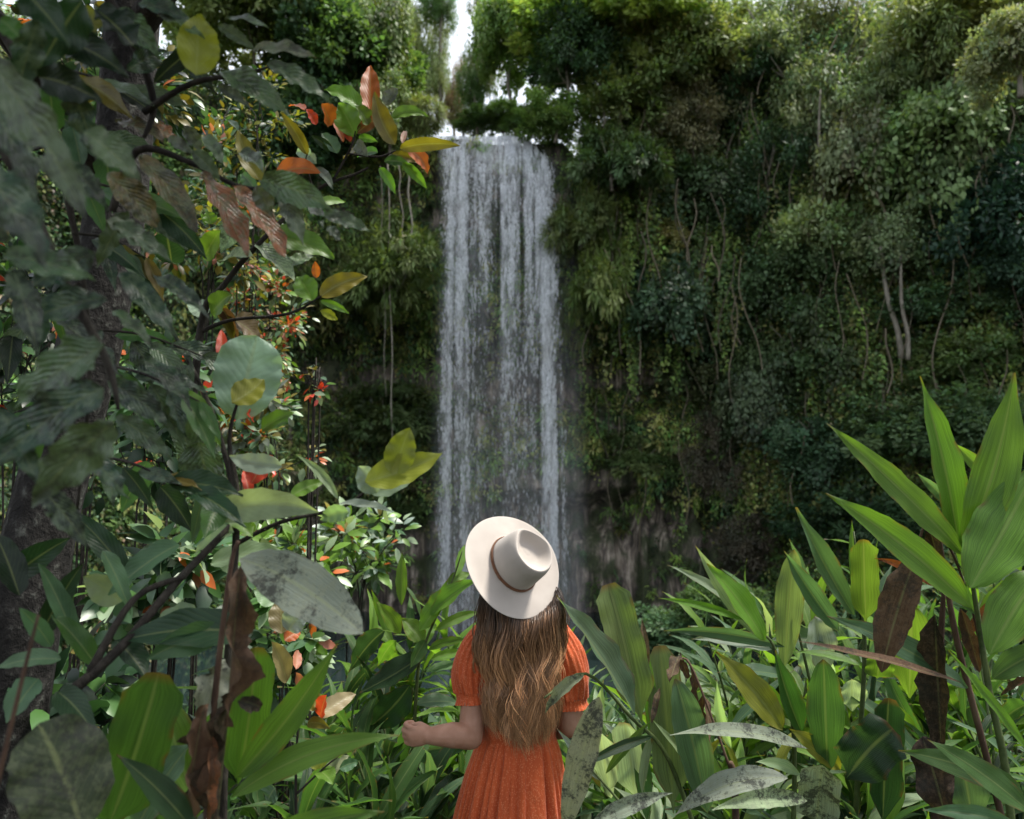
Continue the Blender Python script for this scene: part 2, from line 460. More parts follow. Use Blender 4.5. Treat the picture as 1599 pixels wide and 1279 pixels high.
geo_v, geo_f, geo_t = [], [], []
base = 0
for k, (dy, gain) in enumerate(((0, .85), (-.35, .66), (-.75, .46))):
    X, Z = np.meshgrid(np.linspace(-3.1, 2.9, 110), np.concatenate((np.linspace(BASE_Z, LIP_Z - .15, 150), LIP_Z - .15 + .15 * np.sin(np.linspace(.1, 1.57, 6)), np.full(4, LIP_Z))))
    Y = fall_y(X, Z) + dy * smooth(LIP_Z, LIP_Z - 3, Z) + .12 * (vnoise(X * 2 + k * 9, Z * .3, 74) - .5)
    Y[-4:] += np.linspace(.3, 4.0, 4)[:, None]
    Z = Z - .75 * smooth(.1, 1.3, X) ** 1.6 * smooth(LIP_Z - 2, LIP_Z, Z)
    D, H = fall_density(X + .02 * k, Z)
    soft = .034 * smooth(-2.9, -2.2, X) * smooth(2.7, 2.0, X) * (0.3 + 1.6 * H + 3.2 * H ** 3)
    lip = smooth(LIP_Z - 2.2, LIP_Z - .2, Z) * smooth(-2.75, -2.4, X) * smooth(EDGE(H) + .1, EDGE(H) - .3, X)
    D = np.clip(D * gain * (1.0 - .50 * H) + soft + .62 * lip, 0, .95)
    V = np.stack((X, Y, Z), -1).reshape(-1, 3)
    i = np.arange(X.size).reshape(X.shape) + base
    geo_v.append(V); geo_f.append(np.stack((i[:-1, :-1], i[:-1, 1:], i[1:, 1:], i[1:, :-1]), -1).reshape(-1, 4))
    geo_t.append(np.stack((D.ravel(), 0.12 + .3 * H.ravel(), D.ravel() * 0), -1)); base += len(V)
rng = np.random.default_rng(5)
n = 210000
x = rng.uniform(-2.9, 2.6, n); z = BASE_Z + (LIP_Z - BASE_Z) * rng.uniform(0, 1, n)
D, H = fall_density(x, z)
clump = vnoise(x * 9, z * 1.7, 77) * .7 + vnoise(x * 20, z * 4.5, 78) * .5
keep = rng.uniform(0, 1, n) < D * smooth(.42, .80, clump) * 1.35 * (1 - .30 * H)
x, z, H = x[keep], z[keep], H[keep]; n = len(x)
y = fall_y(x, z) - rng.uniform(-.1, .9, n) * smooth(LIP_Z, LIP_Z - 2.5, z)
wd = rng.uniform(.008, .022, n); ln = rng.uniform(.02, .10, n) * (1 + .5 * H); a = rng.uniform(-1.3, 1.3, n)
ox, oy = wd * np.cos(a), wd * np.sin(a)
j = rng.uniform(-.35, .35, n) * ln
V = np.stack((np.stack((x, y, z - ln), -1), np.stack((x + ox, y + oy, z + j), -1), np.stack((x, y, z + ln * .8), -1), np.stack((x - ox, y - oy, z - j), -1)), 1).reshape(-1, 3)
geo_v.append(V); geo_f.append((np.arange(4 * n).reshape(n, 4) + base))
al = np.repeat(rng.uniform(.6, 1.0, n) * (1 - .35 * H), 4)
geo_t.append(np.stack((al, al * 0 + 1, al * 0), -1))
tag(link("waterfall", new_mesh("waterfall", np.concatenate(geo_v), np.concatenate(geo_f), M['water'], np.concatenate(geo_t))),
    "tall white waterfall dropping in thin streams over the mossy cliff", "waterfall", kind="structure")
# ---------------------------------------------------------------- leaf clouds
def leaf_cloud(P, D, Nn, Ln, Wd, fold=0.25):
    """quads-of-a-leaf for n leaves; returns verts (4n,3), faces (n,4)"""
    D = D / np.linalg.norm(D, axis=1, keepdims=True)
    S = np.cross(D, Nn); S /= np.maximum(np.linalg.norm(S, axis=1, keepdims=True), 1e-6)
    Nn = np.cross(S, D)
    L_, W_ = Ln[:, None], Wd[:, None]
    mid = P + D * L_ * .42 - Nn * W_ * fold
    V = np.stack((P, mid + S * W_, P + D * L_ - Nn * L_ * .12, mid - S * W_), 1).reshape(-1, 3)
    return V, np.arange(len(P) * 4).reshape(-1, 4)

def leaf_cloud_fine(P, D, Nn, Ln, Wd, droop=0.25, fold=.2):
    """11-vertex curved leaves, for foliage nearer the camera"""
    D = D / np.linalg.norm(D, axis=1, keepdims=True)
    S = np.cross(D, Nn); S /= np.maximum(np.linalg.norm(S, axis=1, keepdims=True), 1e-6)
    Nn = np.cross(S, D)
    L_, W_ = Ln[:, None], Wd[:, None]
    out, uvs = [], []
    for t, wf in ((0, 0), (.22, .75), (.5, 1.0), (.78, .62), (1, 0)):
        c = P + D * L_ * t - Nn * L_ * droop * t * t
        if wf == 0: out.append(c); uvs.append((.5, t))
        else:
            out += [c - S * W_ * wf + Nn * W_ * wf * fold, c, c + S * W_ * wf + Nn * W_ * wf * fold]
            uvs += [(.5 - .5 * wf, t), (.5, t), (.5 + .5 * wf, t)]
    V = np.stack(out, 1)
    n, k = len(P), 11
    q = [(0, 2, 1, 1), (0, 3, 2, 2), (1, 2, 5, 4), (2, 3, 6, 5), (4, 5, 8, 7), (5, 6, 9, 8), (7, 8, 10, 10), (8, 9, 10, 10)]
    F = []
    base = np.arange(n) * k
    for a in q:
        F.append(np.stack([base + i for i in a], -1))
    F = np.concatenate(F)
    tri = F[:, 2] == F[:, 3]
    faces = [tuple(r) for r in F[~tri]] + [tuple(r[:3]) for r in F[tri]]
    return V.reshape(-1, 3), faces, np.tile(np.array(uvs), (n, 1))

def rsphere(rng, n):
    v = rng.normal(size=(n, 3)); return v / np.linalg.norm(v, axis=1, keepdims=True)

def clump_leaves(rng, C, rad, kind, out, nl, leaf=1.0):
    """leaves of one clump at C facing direction out -> P, D, N, L, W"""
    if kind == 'leafy':
        o = rsphere(rng, nl) * (rng.uniform(.25, 1, nl) ** .5)[:, None] * rad * np.array((1, 1, .75))
        P = C + o
        D = o / rad + out * .5 + rng.normal(0, .5, (nl, 3)) + np.array((0, 0, -.25))
        Nn = o / rad * .6 + out * .5 + np.array((0, 0, .7)) + rng.normal(0, .35, (nl, 3))
        Ln = rng.uniform(.09, .17, nl) * leaf; Wd = Ln * rng.uniform(.2, .34, nl)
    elif kind == 'fern':
        P = C + rng.normal(0, .12 * rad, (nl, 3))
        D = rsphere(rng, nl) * .8 + out * .7 + np.array((0, 0, .1))
        D[:, 2] -= rng.uniform(0, .7, nl)
        P = P + D * (rng.uniform(0, .8, nl) * rad)[:, None] + np.array((0, 0, -1)) * (rng.uniform(0, .5, nl) ** 2 * rad)[:, None]
        D = D + np.array((0, 0, -.6)) + rng.normal(0, .25, (nl, 3))
        Nn = out * .7 + np.array((0, 0, .6)) + rng.normal(0, .3, (nl, 3))
        Ln = rng.uniform(.14, .34, nl) * leaf; Wd = Ln * rng.uniform(.09, .16, nl)
    elif kind == 'drape':
        s = max(2, nl // 26)
        sid = rng.integers(0, s, nl)
        sx = rng.normal(0, .38 * rad, (s, 3)); sx[:, 2] *= .4
        ln = rng.uniform(.6, 2.6, s) * rad
        t = rng.uniform(0, 1, nl)
        P = C + sx[sid] + np.array((0, 0, -1)) * (t * ln[sid])[:, None] + rng.normal(0, .05, (nl, 3)) * (1 + t)[:, None]
        D = rng.normal(0, .55, (nl, 3)) + out * .4 + np.array((0, 0, -.8))
        Nn = out + np.array((0, 0, .5)) + rng.normal(0, .35, (nl, 3))
        Ln = rng.uniform(.08, .15, nl) * leaf; Wd = Ln * rng.uniform(.25, .42, nl)
    else:                                                    # wisp: fine sparse twiggy foliage
        o = rsphere(rng, nl) * (rng.uniform(0, 1, nl) ** .6)[:, None] * rad
        P = C + o
        D = o / rad * .7 + rng.normal(0, .5, (nl, 3)) + np.array((0, 0, -.45))
        Nn = np.array((0, 0, .8)) + out * .4 + rng.normal(0, .5, (nl, 3))
        Ln = rng.uniform(.08, .15, nl) * leaf; Wd = Ln * rng.uniform(.10, .2, nl)
    return P, D, Nn, Ln, Wd

def vary(rng, col, n, s=.25):
    c = np.array(col)[None] * (1 + rng.normal(0, s, (n, 1)))
    c = c * (1 + rng.normal(0, .08, (n, 3)))
    return np.clip(c, .003, .6)

# ---------------------------------------------------------------- plants clothing the cliff face (one mass)
rng = np.random.default_rng(11)
Vs, Fs, Ts, nb = [], [], [], 0
PAL = {'dark': (.022, .042, .018), 'mid': (.045, .075, .022), 'olive': (.085, .092, .030), 'brown': (.070, .060, .034), 'bright': (.085, .125, .030), 'blue': (.032, .058, .030)}
count = 0
for k in range(22000):
    x = rng.uniform(-20, 18); z = rng.uniform(-4.2, 19)
    if z > ztop(x) + .2: continue
    y = float(cliff_y(x, z))
    p = np.array((x, y, z)); q = p - CAMP; dd = q.dot(FWD)
    px, py = 799.5 + FPX * q[0] / dd, 639.5 - FPX * q.dot(UP) / dd
    if px < -60 or px > 1680 or py < -60: continue
    e = .3
    nrm = unit((float(cliff_y(x + e, z) - cliff_y(x - e, z)) / (2 * e), -1.0, float(cliff_y(x, z + e) - cliff_y(x, z - e)) / (2 * e)))
    nearf = abs(x + .3) < 8.0
    behind = -2.7 < x < 2.4
    f1 = vnoise(x * .5, z * .6, 51)
    dens = 1.0
    if nearf:
        dens = float(smooth(5.6, 7.4, z)) * .95 + .9 * float(smooth(5.4, 4.4, z) * smooth(.6, 1.6, z)) * (f1 > .34)
        if z < .9: dens = .06
        if behind: dens *= .55 if z < 11 else .12
    if -7 < x < -2.7 and z > 10.6: dens *= .55
    if rng.uniform() > dens: continue
    if nearf: kind = rng.choice(['fern', 'fern', 'drape', 'leafy'])
    elif x > 7: kind = rng.choice(['leafy', 'leafy', 'drape', 'wisp'])
    else: kind = rng.choice(['leafy', 'fern', 'drape'])
    big = vnoise(x * .35 + 5, z * .35, 55)
    if nearf: key = rng.choice(['mid', 'olive', 'dark', 'bright'], p=[.35, .3, .25, .1])
    else: key = rng.choice(['dark', 'mid', 'olive', 'brown', 'blue'], p=[.34, .27, .14, .07, .18])
    rad = rng.uniform(.25, .55) if nearf else rng.uniform(.35, .8)
    nl = int(rng.uniform(26, 52) * (1.0 if nearf else 1.15))
    C = p + nrm * rng.uniform(-.05, .35) * (1 if nearf else 1.6) * rad * 2
    a, b_, c_, l_, w_ = clump_leaves(rng, C, rad, kind, nrm, nl, 1.0 if nearf else 1.1)
    V, F = leaf_cloud(a, b_, c_, l_, w_)
    t = vary(rng, np.array(PAL[key]) * (1.7 + 2.9 * big) * rng.choice([.45, .8, 1.1, 1.7]), nl)
    Vs.append(V); Fs.append(F + nb); Ts.append(np.repeat(t, 4, 0)); nb += len(V); count += nl
for k in range(900):                                        # long vines curtaining the slope
    x = rng.uniform(2.6, 16); z = rng.uniform(1, 17)
    if x < 7.5 and z < 7 or z > ztop(x) + 1: continue
    y = float(cliff_y(x, z)); nl = int(rng.uniform(60, 130)); ln = rng.uniform(1.2, 4.0)
    t_ = rng.uniform(0, 1, nl)
    a = np.array((x, y - rng.uniform(.5, 1.5), z)) + np.stack((.12 * np.sin(t_ * 4 + x), t_ * 0, -t_ * ln), -1) + rng.normal(0, .09, (nl, 3))
    V, F = leaf_cloud(a, rng.normal(0, .5, (nl, 3)) + (0, -.4, -.7), np.array((0, -1, .6)) + rng.normal(0, .35, (nl, 3)), rng.uniform(.10, .19, nl), rng.uniform(.035, .06, nl))
    t = vary(rng, np.array(PAL[rng.choice(['mid', 'olive', 'bright', 'mid'])]) * rng.uniform(1.6, 3.2), nl)
    Vs.append(V); Fs.append(F + nb); Ts.append(np.repeat(t, 4, 0)); nb += len(V); count += nl
for k in range(2600):                                       # undergrowth along the cliff top
    x = rng.uniform(-20, 20)
    if -3.4 < x < 2.6: continue
    y0 = float(cliff_y(x, ztop(x))); u = rng.uniform(0, 1) ** 1.5
    p = np.array((x, y0 + u * 9, float(ztop(x)) + u * 2 + rng.uniform(-.2, 1.6)))
    q = p - CAMP; px = 799.5 + FPX * q[0] / q.dot(FWD)
    if px < 250 or px > 1680: continue
    nl = int(rng.uniform(40, 70)); key = rng.choice(['dark', 'mid', 'olive', 'blue'])
    a, b_, c_, l_, w_ = clump_leaves(rng, p, rng.uniform(.4, .8), rng.choice(['leafy', 'wisp', 'drape']), np.array((0, -.8, .5)), nl, 1.2)
    V, F = leaf_cloud(a, b_, c_, l_, w_)
    t = vary(rng, np.array(PAL[key]) * rng.uniform(1.5, 3.0), nl)
    Vs.append(V); Fs.append(F + nb); Ts.append(np.repeat(t, 4, 0)); nb += len(V); count += nl
for k in range(260):                                        # bare vines and dead stems hanging over the slope
    x = rng.uniform(2.8, 15); z = rng.uniform(3, 18)
    if z > ztop(x) + 1.5: continue
    y = float(cliff_y(x, z)) - rng.uniform(.7, 2.2); ln = rng.uniform(1.0, 4.5); a_ = rng.normal(0, .09)
    V, F = tube_geo([(x + a_ * ln * t_ + (.05 + .05 * ln) * math.sin(5 * t_ + x * 7), y, z - ln * t_) for t_ in np.linspace(0, 1, 5)], rng.uniform(.008, .028), 4, 3, False)
    V = np.array(V); Vs.append(V); Fs.append(np.array(F) + nb); nb += len(V)
    Ts.append(np.tile(np.array((.20, .17, .12)) * rng.uniform(.5, 1.5), (len(V), 1)))
print("cliff leaves", count)
tag(link("cliff_vegetation", new_mesh("cliff_vegetation", np.concatenate(Vs), np.concatenate(Fs), M['foliage'], np.concatenate(Ts)), None, (1, 1, 1)), kind="stuff")

# ---------------------------------------------------------------- trees and bushes of the gorge, each a thing of its own
def crown_mesh(name, kind, seed, nclump, nl, leaf=1.0, squash=.8, shell=.62):
    """crown of unit radius made of leaf clumps spread through its volume; gaps between clumps let the background show"""
    rng = np.random.default_rng(seed)
    Vs, Fs, Ts, nb = [], [], [], 0
    big = rsphere(rng, 6) * .62
    for k in range(nclump):
        u = rsphere(rng, 1)[0]
        if u[2] < -.55: u[2] *= -.6
        rr = shell + (1 - shell) * rng.uniform() ** .7
        C = u * rr * .62 + big[rng.integers(6)] * .85
        C = C * np.array((1, 1, squash))
        rad = rng.uniform(.10, .22)
        n = int(nl * rng.uniform(.6, 1.3))
        a, b_, c_, l_, w_ = clump_leaves(rng, C, rad, kind, unit(u + (0, 0, .3)), n, leaf)
        V, F = leaf_cloud(a, b_, c_, l_, w_)
        t = vary(rng, np.array((1, 1, 1)) * rng.choice([.35, .6, .9, 1.3, 2.0]), n, .25)
        t[:, 0] *= rng.uniform(.82, 1.06)
        Vs.append(V); Fs.append(F + nb); Ts.append(np.repeat(np.clip(t, .2, 2.2), 4, 0)); nb += len(V)
    return new_mesh(name, np.concatenate(Vs), np.concatenate(Fs), M['foliage'], np.concatenate(Ts))

CR = {}
for k in range(3):
    CR['leafy', k] = crown_mesh("crown", 'leafy', 100 + k, 190, 74, .66)
    CR['fern', k] = crown_mesh("crown", 'fern', 110 + k, 150, 70, .55)
    CR['drape', k] = crown_mesh("crown", 'drape', 120 + k, 130, 110, .62)
    CR['wisp', k] = crown_mesh("crown", 'wisp', 130 + k, 230, 80, .62, .9, .4)

def limbs_geo(rng, H, r, spread, n):
    """trunk from 0 to H with limbs reaching into the crown"""
    g = [tube_geo([(0, 0, -H * 1.0), (rng.normal(0, .05) * H, rng.normal(0, .05) * H, -H * .4), (rng.normal(0, .06) * H, 0, 0.1 * spread), (rng.normal(0, .1) * H, 0, .7 * spread)], [r, r * .8, r * .6, r * .2], 7, 4)]
    for k in range(n):
        a = rng.uniform(0, 6.28); z0 = rng.uniform(-.55, .2) * spread
        e = np.array((math.cos(a) * spread * rng.uniform(.5, .95), math.sin(a) * spread * rng.uniform(.5, .95), z0 + spread * rng.uniform(.2, .7)))
        s = np.array((0, 0, z0)); mid = (s + e) / 2 + np.array((0, 0, -.08 * spread))
        g.append(tube_geo([s, mid, e], [r * .45, r * .3, r * .08], 5, 4))
    return merge(g)

_tn = 0
def forest_tree(label, px, py, rx, ry, kind, col, d=None, trunk=0, bark='pale_bark', name="forest_tree", cat="tree", off=-.6, group=None, tr=.05):
    """crown centred where the photograph shows it, standing on the cliff or slope behind it; trunk length in metres below the crown"""
    global _tn
    _tn += 1
    if d is None: d = hit(px, py) + off
    c = at(px, py, d)
    Rx, Rz = rx / FPX * d * 1.3, ry / FPX * d * 1.25
    rng = np.random.default_rng(700 + _tn)
    H = trunk if trunk else Rz * .9
    root = thing(name, (c[0], c[1], c[2] - H), label, cat, group)
    cr = link("crown", CR[kind, _tn % 3], root, tuple((3.4 if py > 260 else 4.2) * c_ * g_ for c_, g_ in zip(col, (.95, 1.0, .95))))  # upper crowns get a lighter colour, standing in for brighter light
    cr.location = (0, 0, H); cr.rotation_euler = (0, 0, rng.uniform(0, 6.28))
    ang = cr.rotation_euler.z
    cr.scale = (Rx, Rx, Rz / .85)
    V, F = limbs_geo(rng, H, tr * (1 + H * .08), min(Rx, Rz) * .8, 6 if name != "bush" else 4)
    tk = link("trunk", new_mesh("trunk", V, F, M[bark]), root); tk.location = (0, 0, H)
    return root

OLV, HAZ, MID, DRK, PAL_, YLW, BRN, BLU = (.075, .092, .034), (.100, .118, .060), (.050, .082, .026), (.026, .048, .022), (.135, .150, .065), (.130, .165, .045), (.085, .080, .045), (.036, .060, .032)
TREES = [
 ("grey-green bushy tree on the skyline behind the overhanging mottled leaves", 400, 55, 95, 85, 'leafy', OLV, None, 2),
 ("dark green tree on the skyline above the red and green shrub tips", 505, 60, 75, 85, 'leafy', DRK, None, 2),
 ("drooping olive tree just left of the white sky gap", 590, 55, 60, 80, 'drape', OLV, 27.0, 3),
 ("pale yellowish tree standing against the sky gap above the falls", 650, 110, 34, 80, 'wisp', PAL_, 31.0, 3),
 ("thin reddish twiggy tree inside the sky gap over the waterfall lip", 712, 140, 24, 44, 'wisp', (.11, .075, .045), 33.0, 3),
 ("dark slender tree crossing the sky gap at the top of the picture", 690, 0, 30, 40, 'wisp', MID, 30.0, 5),
 ("large dark leafy tree right of the sky gap above the falls", 808, 80, 55, 85, 'leafy', (.075,.11,.035), 28.5, 3),
 ("bright green bush overhanging the right end of the waterfall lip", 866, 186, 46, 34, 'leafy', (.075, .110, .035), 25.6, .9),
 ("sunlit yellow-green tree at the top edge right of centre", 950, 35, 100, 62, 'leafy', YLW, None, 3),
 ("dark green tree above the waterfall's right shoulder", 890, 105, 60, 70, 'leafy', DRK, None, 2),
 ("dark shaggy bush hanging beside the upper right of the falls", 955, 255, 55, 52, 'fern', (.04, .06, .024), 24.6, 1),
 ("olive tree with thin leaning grey trunks on the upper slope", 1010, 165, 75, 70, 'leafy', OLV, None, 4),
 ("brownish olive tree in the middle of the upper slope", 1085, 215, 70, 70, 'wisp', BRN, None, 3),
 ("yellowish leafy tree high on the slope beside a small sky hole", 1090, 75, 70, 75, 'leafy', (.095, .115, .045), None, 4),
 ("dark tree pierced by the small sky hole", 1165, 170, 58, 75, 'leafy', DRK, None, 3),
 ("hazy olive tree with a pale crooked trunk near the top", 1245, 110, 80, 110, 'wisp', HAZ, None, 5),
 ("hazy feathery tree under the second sky hole at the top right", 1345, 120, 80, 90, 'wisp', HAZ, None, 5),
 ("broad hazy green tree filling the top right of the slope", 1460, 80, 100, 95, 'wisp', (.095, .110, .045), None, 5),
 ("pale golden branchy tree leaning in at the right edge", 1590, 95, 52, 70, 'leafy', (.115, .120, .065), 15.0, .8),
 ("tall tree curtained with hanging vines at the upper right", 1430, 230, 95, 110, 'drape', (.085, .115, .045), None, 5),
 ("smaller vine-hung tree beside the tall curtained tree", 1330, 235, 62, 90, 'drape', (.09, .095, .05), None, 4),
 ("pale grey-green vine-smothered tree standing out from the dark slope", 1300, 385, 62, 78, 'leafy', (.15, .175, .085), None, 3),
 ("dark hollow-looking tree left of the pale smothered tree", 1190, 300, 75, 75, 'wisp', DRK, None, 3),
 ("small bush with pale cream leaves in the dark middle of the slope", 1028, 380, 32, 30, 'leafy', (.24, .21, .10), None, 1),
 ("dull green tree on the slope below the olive trees", 1000, 275, 60, 55, 'leafy', (.06, .075, .03), None, 2),
 ("hanging mossy bush beside the middle of the waterfall", 925, 450, 48, 75, 'fern', (.085, .105, .030), 24.9, 1),
 ("dark leafy bush under the pale cream bush", 1050, 470, 70, 70, 'drape', BLU, None, 1),
 ("tall thin tree with two bare pale trunks on the right slope", 1405, 395, 60, 62, 'drape', (.085, .105, .05), None, 4.2),
 ("dark green tree in the deep shade at the right edge", 1545, 330, 80, 95, 'leafy', (.018, .040, .026), None, 4),
 ("rounded pale green bush below the dark shade at the right", 1520, 575, 66, 50, 'leafy', (.085, .115, .045), None, 1.5),
 ("mid-green spreading bush right of the bare pale trunks", 1480, 490, 62, 55, 'leafy', (.045, .075, .035), None, 1.5),
 ("layered green bush behind the tallest ginger leaves", 1420, 665, 90, 58, 'leafy', (.065, .095, .045), None, 1.5),
 ("dusky green tree in the middle of the right slope", 1250, 545, 70, 70, 'drape', (.045, .065, .026), None, 2),
 ("vine-covered bush hanging below the dark leafy bush", 1150, 510, 62, 80, 'drape', (.045, .070, .035), None, 1),
 ("dark green bush above the ginger thicket on the right", 1290, 690, 70, 55, 'drape', (.036, .062, .032), None, 1.5),
 ("brownish dead vine heap on the rock right of the falls", 1120, 720, 48, 56, 'wisp', (.060, .050, .035), None, 1),
 ("brown withered bush low on the rock face", 1175, 850, 56, 50, 'wisp', (.05, .042, .03), None, 1),
 ("flat mossy bush on the ledge right of the falls", 1000, 715, 62, 34, 'fern', (.055, .072, .026), None, .6),
 ("green bush at the right edge above the tallest ginger plant", 1570, 690, 60, 62, 'leafy', (.055, .085, .042), None, 1.5),
 ("dark low bush behind the ginger stalks", 1310, 830, 80, 62, 'leafy', DRK, None, 1),
 ("light green low bush at the foot of the cliff by the pool", 1040, 985, 62, 36, 'leafy', (.070, .110, .055), 20.0, .7),
 ("small leafy bush on the pool bank behind the ginger", 1130, 950, 50, 34, 'leafy', MID, 19.0, .7),
 ("fern-hung bush left of the waterfall above the dark recess", 620, 430, 58, 70, 'fern', (.075, .095, .030), 25.0, .8),
 ("dark fern bush on the cliff behind the shrub's olive leaves", 530, 440, 55, 62, 'fern', (.060, .078, .026), None, .8),
 ("dark leafy bush behind the red-tipped sprig", 500, 230, 80, 75, 'leafy', DRK, None, 1.5),
 ("mossy bush in the recess below the hanging ferns", 600, 650, 70, 42, 'fern', (.040, .055, .020), None, .6),
 ("low mossy bush on the ledge left of the waterfall foot", 610, 790, 60, 36, 'fern', (.055, .075, .026), None, .6),
 ("dark bushy tree filling the skyline at the very top left of the falls", 560, 120, 75, 75, 'leafy', MID, 26.5, 2),
 ("olive drooping tree left of the grassy tussock", 610, 190, 50, 60, 'drape', OLV, 25.6, 1.5),
 ("small reddish bush behind the left end of the waterfall lip", 724, 186, 24, 15, 'wisp', (.09, .075, .04), 28.5, .8),
 ("pale leafy tree between the sunlit tree and the slope's brown trees", 1030, 90, 70, 70, 'leafy', (.13, .13, .055), None, 3),
 ("grey-green feathery tree above the pierced dark tree", 1180, 50, 75, 70, 'wisp', HAZ, None, 4),
 ("olive tree high between the two hazy feathery trees", 1290, 30, 60, 60, 'wisp', (.10, .10, .045), None, 4),
 ("green leafy tree just below the top edge near the right corner", 1530, 30, 80, 70, 'leafy', (.11, .115, .04), None, 4),
 ("dense dark bush under the brownish olive tree", 1110, 320, 75, 62, 'drape', (.04, .06, .026), None, 1.5),
 ("dull bush left of the pale smothered tree's foot", 1205, 430, 66, 66, 'drape', (.045, .07, .03), None, 1.5),
 ("vine curtain hanging right of the tall curtained tree", 1520, 220, 70, 90, 'drape', (.075, .095, .045), None, 3),
 ("bush of hanging stems below the dusky green tree", 1200, 640, 62, 70, 'drape', (.05, .065, .035), None, 1),
 ("small olive fern bush right beside the water above the dark recess", 905, 360, 40, 55, 'fern', (.07, .085, .03), 25.0, .7),
 ("broad-leaved bush in the shadow right of the mid-green spreading bush", 1570, 450, 60, 60, 'leafy', (.03, .055, .035), None, 1.5),
 ("olive bush over the rock wall beneath the vine-covered bush", 1085, 610, 62, 55, 'drape', (.055, .065, .028), None, 1),
 ("lowest small bush behind the lip, beneath the sky gap", 745, 190, 28, 13, 'leafy', MID, 27.0, .5),
 ("light green bush peeping over the middle of the lip", 785, 188, 34, 15, 'leafy', (.08, .12, .04), 26.8, .5),
 ("light green bush peeping over the rounded right end of the lip", 828, 194, 32, 15, 'leafy', (.08, .12, .04), 26.4, .5),
 ("slim pale wispy tree in front of the sky gap's left half", 682, 95, 22, 70, 'wisp', PAL_, 30.0, 3),
 ("slim dark wispy tree in front of the sky gap's right half", 738, 130, 22, 50, 'wisp', MID, 30.5, 3),
 ("wispy olive tree edging the right side of the sky gap", 752, 70, 30, 80, 'wisp', (.10, .105, .05), 31.0, 3),
 ("thin yellowish tree at the left edge of the sky gap near the top", 632, 30, 30, 60, 'wisp', PAL_, 30.0, 3),
]
for row in TREES:
    label, px, py, rx, ry, kind, col, d, trunk = row
    is_bush = " bush" in label or "heap" in label
    tree = forest_tree(label, px, py, rx, ry, kind, col, d, trunk, name="bush" if is_bush else "forest_tree", cat="bush" if is_bush else "tree",
                tr=.06 if "bare pale trunks" not in label else .10)
# grassy tuft hanging over the left end of the lip
rng = np.random.default_rng(77)
c = at(662, 178, 25.4); n = 2600
o = rsphere(rng, n) * np.array((.72, .6, .55)) * (rng.uniform(.3, 1, n) ** .5)[:, None]
a = c + o; D = o + rng.normal(0, .25, (n, 3)) + np.array((.1, -.4, -.5))
V, F = leaf_cloud(a, D, np.tile((0, -.5, .8), (n, 1)) + rng.normal(0, .2, (n, 3)), rng.uniform(.15, .5, n), rng.uniform(.010, .022, n))
root = thing("grass_tussock", c - (0, 0, .7), "light green grassy tussock hanging beside the left end of the waterfall lip", "grass tussock")
link("grass_blades", new_mesh("grass_blades", V - (c - (0, 0, .7)), F, M['foliage'], np.repeat(vary(rng, (.17, .21, .075), n), 4, 0)), root, (1, 1, 1))
# hanging roots left of the falls
for (px, y0, y1, r_) in ((605, 250, 705, .022), (594, 260, 620, .012), (636, 250, 400, .03), (622, 255, 380, .02)):
    d = 24.3; pts = [at(px + 2 * math.sin(i * 2.1) + (1.5 * i), y0 + (y1 - y0) * i / 6, d) for i in range(7)]
    V, F = tube_geo(pts, [r_] * 6 + [r_ * .6], 5, 3)
    lab = {605: "longest pale hanging root left of the waterfall, reaching the dark recess", 594: "thin hanging root just beside the longest root", 636: "brown hanging root nearest the waterfall, ending in the moss", 622: "short brown root between the long root and the falls"}[px]
    tag(link("hanging_root", new_mesh("hanging_root", np.array(V), F, M['pale_bark'])), lab, "root", "roots hanging from the cliff top")
# slender tree trunks seen on the slope
for (x0, y0, x1, y1, r_, lab) in ((1408, 560, 1372, 385, .09, "pale leaning bare trunk beside its straighter neighbour on the right slope"), (1418, 562, 1404, 400, .07, "straighter pale bare trunk on the right slope"),
        (1022, 165, 988, 95, .05, "grey bare pole leaning on the upper slope"), (1322, 265, 1318, 180, .05, "thin dead trunk dangling below the hazy trees"), (1286, 330, 1278, 140, .07, "tall grey trunk under the hazy olive tree"), (943, 200, 936, 120, .05, "grey trunk standing near the waterfall's right shoulder")):
    d = hit((x0 + x1) / 2, (y0 + y1) / 2) - 1.5
    pts = [at(x0 + (x1 - x0) * i / 4 + 3 * math.sin(i * 2), y0 + (y1 - y0) * i / 4, d) for i in range(5)]
    V, F = tube_geo(pts, [r_, r_ * .9, r_ * .8, r_ * .6, r_ * .4], 6, 4)
    tag(link("bare_trunk", new_mesh("bare_trunk", np.array(V), F, M['pale_bark'])), lab, "tree trunk")
# ---------------------------------------------------------------- single leaves
def profile(shape, t):
    if shape == 'lance':   p = np.sin(np.pi * t ** 0.78) ** 0.9 * (1 - .35 * smooth(.72, 1, t))
    elif shape == 'ovate': p = np.sin(np.pi * t ** 0.72) ** 0.75 * (1 - .2 * smooth(.8, 1, t))
    elif shape == 'obov':  p = np.sin(np.pi * t ** 1.15) ** 0.8
    elif shape == 'round': p = np.sqrt(np.clip(1 - (2 * t - 1) ** 2, 0, 1))
    elif shape == 'strap': p = smooth(0, .25, t) * (1 - .12 * t) * (1 - smooth(.88, 1.0, t) * .62)
    else:                  p = np.sin(np.pi * t) ** 0.6                       # 'dead'
    return np.maximum(p, .03)

